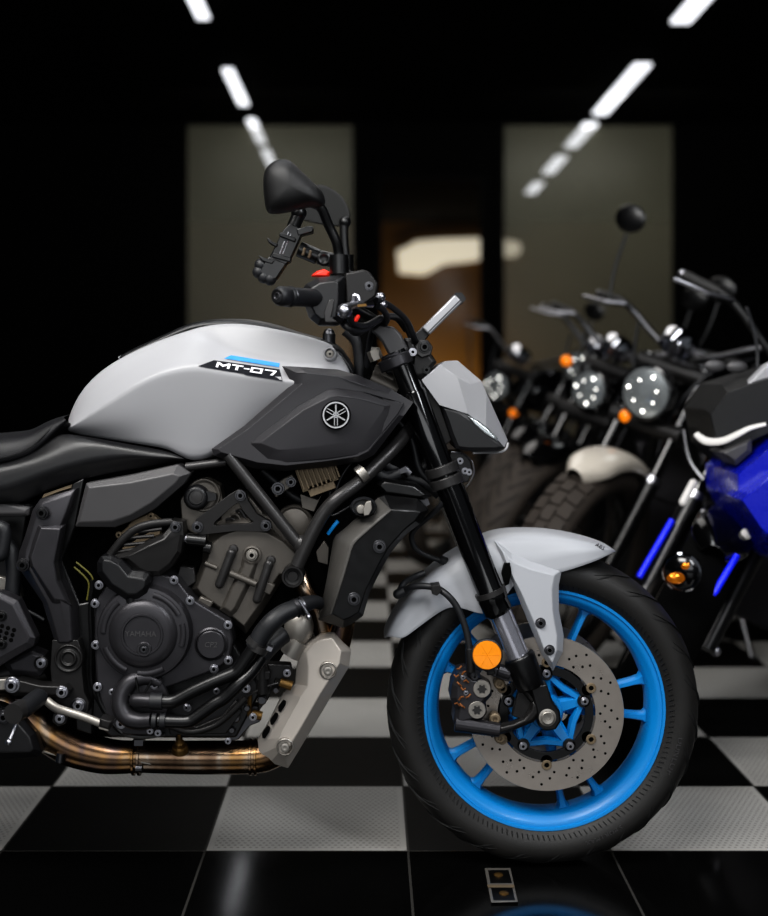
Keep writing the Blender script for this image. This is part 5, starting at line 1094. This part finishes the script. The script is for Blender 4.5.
# ================================================================ BACKGROUND MOTORCYCLES
def lmb(): return MB()
def retro(name, label, group, fender_m, tyre_kind, lamp_r, wheel_m='black_satin', lamp=True, WR=.345, sig=((-.13, .50), (.13, .50)), steer=0, mir=(1,), lz=0.0, lean=13, my=.27, mz=1.0):
    """built at the origin: front contact at (0,0,0), facing +x"""
    r_ = thing(name, label, 'motorcycle', (0, 0, 0), group)
    A = Vector((0, 0, WR)); rake = Vector((-math.sin(math.radians(26)), 0, math.cos(math.radians(26))))
    DR = WR - .30
    def tyre_mesh(c, wd, kind):
        t = MB(); hw = wd / 2
        t.lathe(c, (0, 1, 0), [(q[0] + DR, q[1] * hw) for q in ((.22, -.75), (.24, -1), (.265, -1), (.285, -.78), (.296, -.4), (.300, 0), (.296, .4), (.285, .78), (.265, 1), (.24, 1), (.22, .75), (.22, -.75))], 64)
        def sp(a, f):  # f -1..1 over the crown
            rr = .3005 + DR - .016 * f * f; return c + Vector((math.cos(a) * rr, hw * .8 * f, math.sin(a) * rr))
        if kind == 'block':
            for k in range(40):
                a = 2 * PI * k / 40; t.mi = 0
                for f0, f1, sh in ((-1, -.38, .5), (-.3, .3, 0), (.38, 1, .5)):
                    a0, a1 = a + sh * .157, a + sh * .157 + .122
                    q = [sp(a0, f0), sp(a1, f0), sp(a1, f1), sp(a0, f1)]; up = [p + (p - c).normalized() * .009 - Vector((0, 0, 0)) for p in q]
                    t.prism(up, q)
        elif kind == 'road':
            t.mi = 1
            for k in range(30):
                for sg in (-1, 1):
                    a = 2 * PI * (k + (.5 if sg > 0 else 0)) / 30
                    t.tube([sp(a + .22 * (i / 6) ** 1.4, sg * (.08 + .85 * i / 6)) for i in range(7)], .0028, 5)
        return t
    ft_ = part('front_tyre', tyre_mesh(A, .135, tyre_kind), ['black_dull' if tyre_kind == 'slick' else 'bg_rubber', 'bg_groove'], r_, sharp=60)
    rt_ = part('rear_tyre', tyre_mesh(Vector((-1.33, 0, WR)), .15, 'road'), ['bg_rubber', 'bg_groove'], r_, sharp=60)
    for c, par in ((A, ft_), (Vector((-1.33, 0, WR)), rt_)):
        w_ = MB(); w_.lathe(c, (0, 1, 0), [(.226 + DR, -.045), (.21 + DR, -.03), (.205 + DR, 0), (.21 + DR, .03), (.226 + DR, .045)], 48); w_.lathe(c, (0, 1, 0), [(0, -.05), (.03, -.05), (.03, .05), (0, .05)], 18)
        for k in range(18):
            a = 2 * PI * k / 18; s1 = -1 if k % 2 else 1
            w_.tube([c + Vector((math.cos(a + .5 * s1) * .03, .03 * s1, math.sin(a + .5 * s1) * .03)), c + Vector((math.cos(a) * (.207 + DR), 0, math.sin(a) * (.207 + DR)))], .0022, 5)
        w_.mi = 1; w_.lathe(c + Vector((0, -.062, 0)), (0, 1, 0), [(.12, 0), (.12, .005), (.07, .005), (.07, 0), (.12, 0)], 40)
        part('wheel_rim', w_, [wheel_m, 'disc_steel'], par)
    f_ = MB(); st = []
    for i in range(15):
        a = math.radians(62 + 88 * i / 14); e = min(1, .35 + 1.6 * math.sin(PI * i / 14)); rr = WR + .036
        st.append([A + Vector((math.cos(a) * (rr + dr), y * e, math.sin(a) * (rr + dr))) for y, dr in ((-.074, -.04), (-.072, -.015), (-.05, .004), (0, .010), (.05, .004), (.072, -.015), (.074, -.04))])
    f_.grid(st); part('front_fender', f_, fender_m, r_, subsurf=1, solid=.003)
    for s in (-1, 1):
        y = s * .095; o_ = Vector((0, y, 0))
        k = MB(); k.tube([A + o_ + Vector((.02, 0, .02)), A + o_ + rake * .33], [.022, .026], 16); fk_ = part('fork_leg', k, 'black_satin', r_)
        k = MB(); k.tube([A + o_ + rake * .32, A + o_ + rake * .72], .0195, 16); part('fork_tube', k, 'black_gloss', fk_)
        k = MB(); k.tube([A + o_ + rake * .33, A + o_ + rake * .35], .029, 16); part('fork_cap', k, 'steel', fk_); k = MB(); k.ball(A + o_ * 1.25 + rake * .02, .014); part('axle_cap', k, 'steel', fk_)
        k = MB(); k.tube(cr([A + Vector((-.36, s * .04, .66)), A + Vector((-.36, s * .12, .70)), A + Vector((-.38, s * .25, .765)), A + Vector((-.45, s * .37, .76))], 5), .011, 10); hb_ = part('handlebar', k, 'dark_steel' if lamp else 'black_matte', r_)
        k = MB(); k.tube([A + Vector((-.40, s * .28, .765)), A + Vector((-.455, s * .385, .76))], .0175, 12); part('handlebar_grip', k, 'rubber', hb_)
        k = MB(); k.tube([A + Vector((-.36, s * .24, .77)), A + Vector((-.33, s * .30, .76)), A + Vector((-.37, s * .40, .75))], .006, 8); k.ball(A + Vector((-.46, s * .39, .76)), .016); part('brake_lever', k, 'steel', hb_)
        if s not in mir: continue
        k = MB(); k.tube(cr([A + Vector((-.38, s * (my - .02), .74)), A + Vector((-.40, s * my, .86)), A + Vector((-.42, s * my, mz - .05))], 5), .006, 8); k.ball(A + Vector((-.42, s * my, mz)), .055, 18, (.25, 1.0, .85)); part('rear_view_mirror', k, 'black_satin', hb_)
    if lamp:
        for yy, zz in sig:
            e = A + Vector((-.20, yy, zz)); k = MB(); k.tube([A + Vector((-.25, yy * .5, zz)), e], .006, 8); sg_ = part('signal_stem', k, 'black_satin', r_)
            k = MB(); k.ball(e, .023, 14, (.8, 1, .9)); part('turn_signal', k, 'amber_lamp', sg_, label='orange turn signal')
    k = MB()
    for h_, rr in ((.50, .03), (.69, .028)):
        c = A + rake * h_; k.tube([c + Vector((0, -.12, 0)), c + Vector((0, .12, 0))], rr, 14)
    part('fork_yoke', k, 'bracket_black', r_)
    if lamp:
        HC = A + Vector((-.17, 0, .555 + lz))
        k = MB(); k.lathe(HC, (1, 0, 0), [(0, -.10), (lamp_r * .6, -.09), (lamp_r * .95, -.04), (lamp_r * 1.04, .0), (lamp_r * 1.04, .018), (lamp_r * .97, .02)], 40); hl_ = part('headlight', k, 'black_gloss', r_)
        k = MB(); k.lathe(HC, (1, 0, 0), [(lamp_r * .97, .012), (lamp_r * .9, .022), (lamp_r * .5, .03), (0, .032)], 40); part('headlight_lens', k, 'lens_silver', hl_, label='round silver headlight lens')
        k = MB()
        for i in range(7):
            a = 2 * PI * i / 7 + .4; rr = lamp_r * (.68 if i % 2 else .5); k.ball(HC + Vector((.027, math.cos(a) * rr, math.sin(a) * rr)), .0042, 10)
        part('headlight_glint', k, 'glint_white', hl_)  # small glowing dots standing in for reflections on the lens
        k = MB(); k.lathe(A + Vector((-.30, 0, .72)), (-.6, 0, .8), [(.055, -.04), (.06, 0), (.055, .01), (0, .012)], 30); part('instrument_dial', k, 'chrome', r_)
    def body(secs, name, m, sub=2, par=None, label=None):
        k = MB(); rows = []
        for x, zc, hh, ww in secs:
            rows.append([Vector((x, ww * math.cos(a) * (1 - .0), zc + hh * math.sin(a))) for a in (2 * PI * j / 12 for j in range(12))])
        vs = [[k.v(p) for p in r] for r in rows]
        for i in range(len(vs) - 1):
            for j in range(12): k.face([vs[i][j], vs[i][(j + 1) % 12], vs[i + 1][(j + 1) % 12], vs[i + 1][j]])
        k.face(vs[0]); k.face(vs[-1][::-1]); return part(name, k, m, par or r_, subsurf=sub)
    body([(-.36, .86, .05, .06), (-.42, .88, .09, .11), (-.55, .89, .11, .135), (-.75, .87, .10, .12), (-.85, .83, .06, .07)], 'fuel_tank', 'black_gloss')
    body([(-.82, .82, .03, .06), (-.9, .81, .045, .11), (-1.2, .83, .045, .12), (-1.45, .87, .04, .10), (-1.5, .87, .02, .06)], 'seat', 'seat_leather')
    k = MB(); k.box((-.62, 0, .42), (.36, .26, .30)); k.box((-.52, 0, .62), (.18, .2, .2)); k.lathe(Vector((-.66, -.13, .40)), (0, -1, 0), [(.10, 0), (.095, .03), (.06, .04), (0, .04)], 32); k.lathe(Vector((-.66, .13, .40)), (0, 1, 0), [(.10, 0), (.095, .03), (.06, .04), (0, .04)], 32); part('engine', k, 'engine_black', r_, bevel=.015)
    k = MB()
    for s in (-1, 1):
        k.tube(cr([Vector((-.33, s * .03, .84)), Vector((-.42, s * .1, .62)), Vector((-.46, s * .12, .35)), Vector((-.8, s * .12, .25)), Vector((-.95, s * .12, .45)), Vector((-1.33, s * .1, .3))], 5), .016, 10); k.tube([Vector((-.36, s * .05, .80)), Vector((-.95, s * .1, .70)), Vector((-1.45, s * .09, .78))], .014, 10)
    part('frame_tube', k, 'black_satin', r_)
    if lamp: k = MB(); k.tube(cr([Vector((-.48, -.09, .55)), Vector((-.42, -.12, .38)), Vector((-.55, -.14, .25)), Vector((-.9, -.15, .27)), Vector((-1.4, -.17, .40))], 5), [.02, .02, .022, .035, .045], 14); part('exhaust_pipe', k, 'dark_steel', r_)
    k = MB(); k.tube([Vector((-.72, .12, .26)), Vector((-.66, .27, .27 * math.tan(math.radians(lean)) + .006))], .011, 10); k.ball(Vector((-.655, .28, .28 * math.tan(math.radians(lean)) + .004)), .02, 10, (1, 1, .3)); part('side_stand', k, 'dark_steel', r_)
    k = MB()
    for s in (-1, 1): k.tube(cr([Vector((-.40, s * .2, .76 + .3)), Vector((-.26, s * .12, .98)), Vector((-.22, s * .06, .8)), Vector((-.18, s * .09, .6)), Vector((-.06, s * .1, .42))], 5), .005, 8)
    part('control_cables', k, 'rubber_hose', r_)
    if steer:
        piv = A + rake * .5; R4 = Matrix.Translation(piv) @ Matrix.Rotation(math.radians(steer), 4, rake) @ Matrix.Translation(-piv)
        for o in list(r_.children):
            if o.name.split('.')[0] in ('front_tyre', 'front_fender', 'fork_leg', 'handlebar', 'fork_yoke', 'headlight', 'instrument_dial', 'signal_stem', 'control_cables'): o.matrix_basis = R4
    return r_
def place(r_, px, d, yaw, lean):
    """front contact on the floor at depth d in the photo's column px"""
    r_.location = ((px - CX) * d / F, d - D, 0.012)
    r_.rotation_mode = 'XYZ'
    r_.rotation_euler = (Matrix.Rotation(math.radians(yaw), 4, 'Z') @ Matrix.Rotation(math.radians(-lean), 4, 'X')).to_euler()
G_ = 'motorcycles parked in a row behind the silver one'
b1 = retro('motorcycle', 'black retro motorcycle with cream front fender, block-tread tyre and large round headlight', G_, 'cream_paint', 'block', .082, sig=((-.065, .455),), steer=10, mir=(-1,), my=.33, mz=1.03)
place(b1, 556, 3.95, -137, 13)
b2 = retro('motorcycle', 'black motorcycle with black front fender, just left of the cream-fendered one', G_, 'black_gloss', 'road', .070, sig=((-.14, .62),), steer=10)
place(b2, 513, 4.65, -137, 13)
b3 = retro('motorcycle', 'black motorcycle whose smooth front tyre shows right beside the silver headlight cowl', G_, 'black_gloss', 'road', .06, sig=(), steer=10, WR=.365, lz=.08, lean=15)
place(b3, 498, 5.2, -137, 15)
b4 = retro('motorcycle', 'dim black motorcycle at the far back, its headlight just right of the silver cowl', G_, 'black_gloss', 'road', .07, sig=((.1, .45),), steer=10)
place(b4, 440, 6.2, -137, 13)
# ---------------------------------------------------------------- blue sport motorcycle at the right edge
bs = retro('motorcycle', 'blue faired sport motorcycle cut off by the right edge of the photo', None, 'black_gloss', 'slick', .06, lamp=False, WR=.30, steer=24, lean=18)
d_ = 3.25
place(bs, 634, d_, -130, 18)
MI = (Matrix.Translation(bs.location) @ bs.rotation_euler.to_matrix().to_4x4()).inverted()
P_keep = P
def P(px, py, Y=0.0): return P_keep(px, py, Y - .25)
def wpart(name, mb, m, parent=None, **kw):
    """part given in world coordinates on the leaning bike"""
    o = part(name, mb, m, parent or bs, **kw); o.matrix_parent_inverse = MI if parent is None else Matrix.Identity(4); return o
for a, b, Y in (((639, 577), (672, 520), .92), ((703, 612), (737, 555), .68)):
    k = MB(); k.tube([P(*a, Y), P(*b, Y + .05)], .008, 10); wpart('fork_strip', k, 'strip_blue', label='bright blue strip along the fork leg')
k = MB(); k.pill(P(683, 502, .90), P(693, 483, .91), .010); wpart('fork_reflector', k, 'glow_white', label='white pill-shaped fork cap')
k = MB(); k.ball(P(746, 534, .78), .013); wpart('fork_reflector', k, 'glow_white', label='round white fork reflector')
k = MB(); k.pill(P(694, 629, .78), P(700, 615, .78), .008); wpart('axle_end', k, 'dark_steel')
c = P(682, 572, .60); ax = Vector((-.45, -.9, -.05))
k = MB(); k.lathe(c, ax, [(.030, -.03), (.042, -.01), (.044, .004), (.040, .008), (.037, .005)], 36); lo = wpart('round_lamp', k, 'chrome', label='round chrome-rimmed lamp with amber reflections')
k = MB(); k.lathe(c, ax, [(.038, .004), (.03, .012), (0, .016)], 30); wpart('lamp_lens', k, 'black_gloss', lo)
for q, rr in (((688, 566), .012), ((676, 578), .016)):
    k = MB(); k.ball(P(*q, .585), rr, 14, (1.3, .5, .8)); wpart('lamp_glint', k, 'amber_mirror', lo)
k = MB(); k.tube([c - ax * .02, c - ax * .12], .012, 8); wpart('lamp_stay', k, 'black_satin', lo)
YB_ = .70
k = MB()
k.raised([(731, 471), (748, 457), (775, 432), (830, 410), (880, 430), (870, 560), (800, 575), (768, 556), (757, 540), (742, 515), (732, 496)],
         [(738, 474, .66), (752, 463, .64), (780, 440, .62), (830, 420, .62), (870, 436, .62), (860, 548, .62), (800, 562, .62), (770, 545, .64), (760, 530, .65), (748, 508, .66), (738, 494, .67)], .72, .64, .70)
wpart('side_fairing', k, 'fairing_blue', bevel=.006, label='deep blue side fairing')
k = MB(); k.raised([(733, 497), (768, 468), (800, 462), (800, 540), (770, 552), (757, 538)], [(742, 500, .60), (769, 478, .58), (795, 474, .58), (795, 530, .58), (772, 538, .58), (761, 528, .59)], .66, .6, .47); wpart('fairing_facet', k, 'fairing_blue', bevel=.006)
k = MB(); k.raised([(704, 410), (722, 384), (760, 372), (860, 350), (870, 440), (780, 436), (748, 452), (728, 462), (712, 446)], [(710, 414, .74), (728, 392, .72), (765, 380, .70), (850, 362, .70), (860, 432, .70), (780, 428, .70), (746, 444, .72), (728, 452, .73), (716, 440, .74)], .80, .74, .75)
hf = wpart('headlight_shell', k, 'black_matte', bevel=.01)
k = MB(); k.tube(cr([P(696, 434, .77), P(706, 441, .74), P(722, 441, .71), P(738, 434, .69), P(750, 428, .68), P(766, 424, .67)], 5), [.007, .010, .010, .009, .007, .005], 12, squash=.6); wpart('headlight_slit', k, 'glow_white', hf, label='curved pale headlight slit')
k = MB(); k.plate([(736, 396), (748, 384), (768, 364), (820, 340), (830, 362), (776, 386), (752, 394)], .72, .51); wpart('cowl_panel', k, 'silver_paint', hf, bevel=.004, label='silver upper cowl panel')
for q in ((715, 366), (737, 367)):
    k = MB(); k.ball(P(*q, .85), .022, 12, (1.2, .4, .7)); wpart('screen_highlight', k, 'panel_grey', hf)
k = MB(); k.raised([(720, 452), (752, 438), (752, 452), (736, 466)], [(724, 453), (747, 443), (747, 450), (735, 460)], .70, .69, .55); wpart('intake_panel', k, 'panel_grey', hf, bevel=.003)
k = MB(); k.tube(cr([P(684, 430, 1.0), P(690, 460, .98), P(704, 480, .95)], 4), .008, 8); wpart('brake_line', k, 'dark_steel')
P = P_keep
# ================================================================ LIGHT
wd = bpy.data.worlds.new('world'); scene.world = wd; wd.use_nodes = True
bgn = wd.node_tree.nodes['Background']; bgn.inputs['Color'].default_value = (0.85, 0.92, 1, 1); bgn.inputs['Strength'].default_value = 0.08
def area(name, loc, target, sx, sy, power, col=(1, 1, 1)):
    l = bpy.data.lights.new(name, 'AREA'); l.shape = 'RECTANGLE'; l.size = sx; l.size_y = sy; l.energy = power; l.color = col
    o = bpy.data.objects.new(name, l); COL.objects.link(o); o.location = loc
    o.rotation_euler = (Vector(target) - Vector(loc)).to_track_quat('-Z', 'Y').to_euler(); return o
area('shopfront_skylight', (-1.3, -2.0, 3.3), (0, 0, .6), 2.6, 1.3, 155, (1, .985, .96))
area('shopfront_daylight', (-.3, -5.2, 1.7), (0, 0, .7), 4.0, 2.0, 55, (.96, .98, 1))
area('right_highlight_fill', (1.5, -2.2, 2.5), (-.2, 0, .6), .5, 1.4, 40, (.95, .97, 1))  # added lamp, gives the clutch cover its upper right highlight
area('overhead_softbox', (-.1, .3, 3.25), (0, 0, .5), 2.4, .5, 22, (.95, .97, 1))
area('aisle_floor_fill', (.1, 3.4, 3.25), (.1, 3.2, 0), 1.6, 3.0, 22, (1, .97, .93))  # added lamp to brighten the floor behind the bike
area('window_wash_left', (X_(270), YW - 1.6, CEIL - .15), (X_(270), YW, 1.5), 1.5, .3, 6, (1, 1, .9))  # added lamp, brightens the left hazy pane
area('window_wash_right', (X_(590), YW - 1.6, CEIL - .15), (X_(590), YW, 1.5), 1.5, .3, 9, (1, 1, .92))  # added lamp, brightens the right hazy pane
area('far_wall_fill', (.6, 17.0, .15), (.6, 18, 1.0), 2.4, .3, 40, (1, .78, .35))  # added lamp hidden near the floor, turns the lower far wall golden
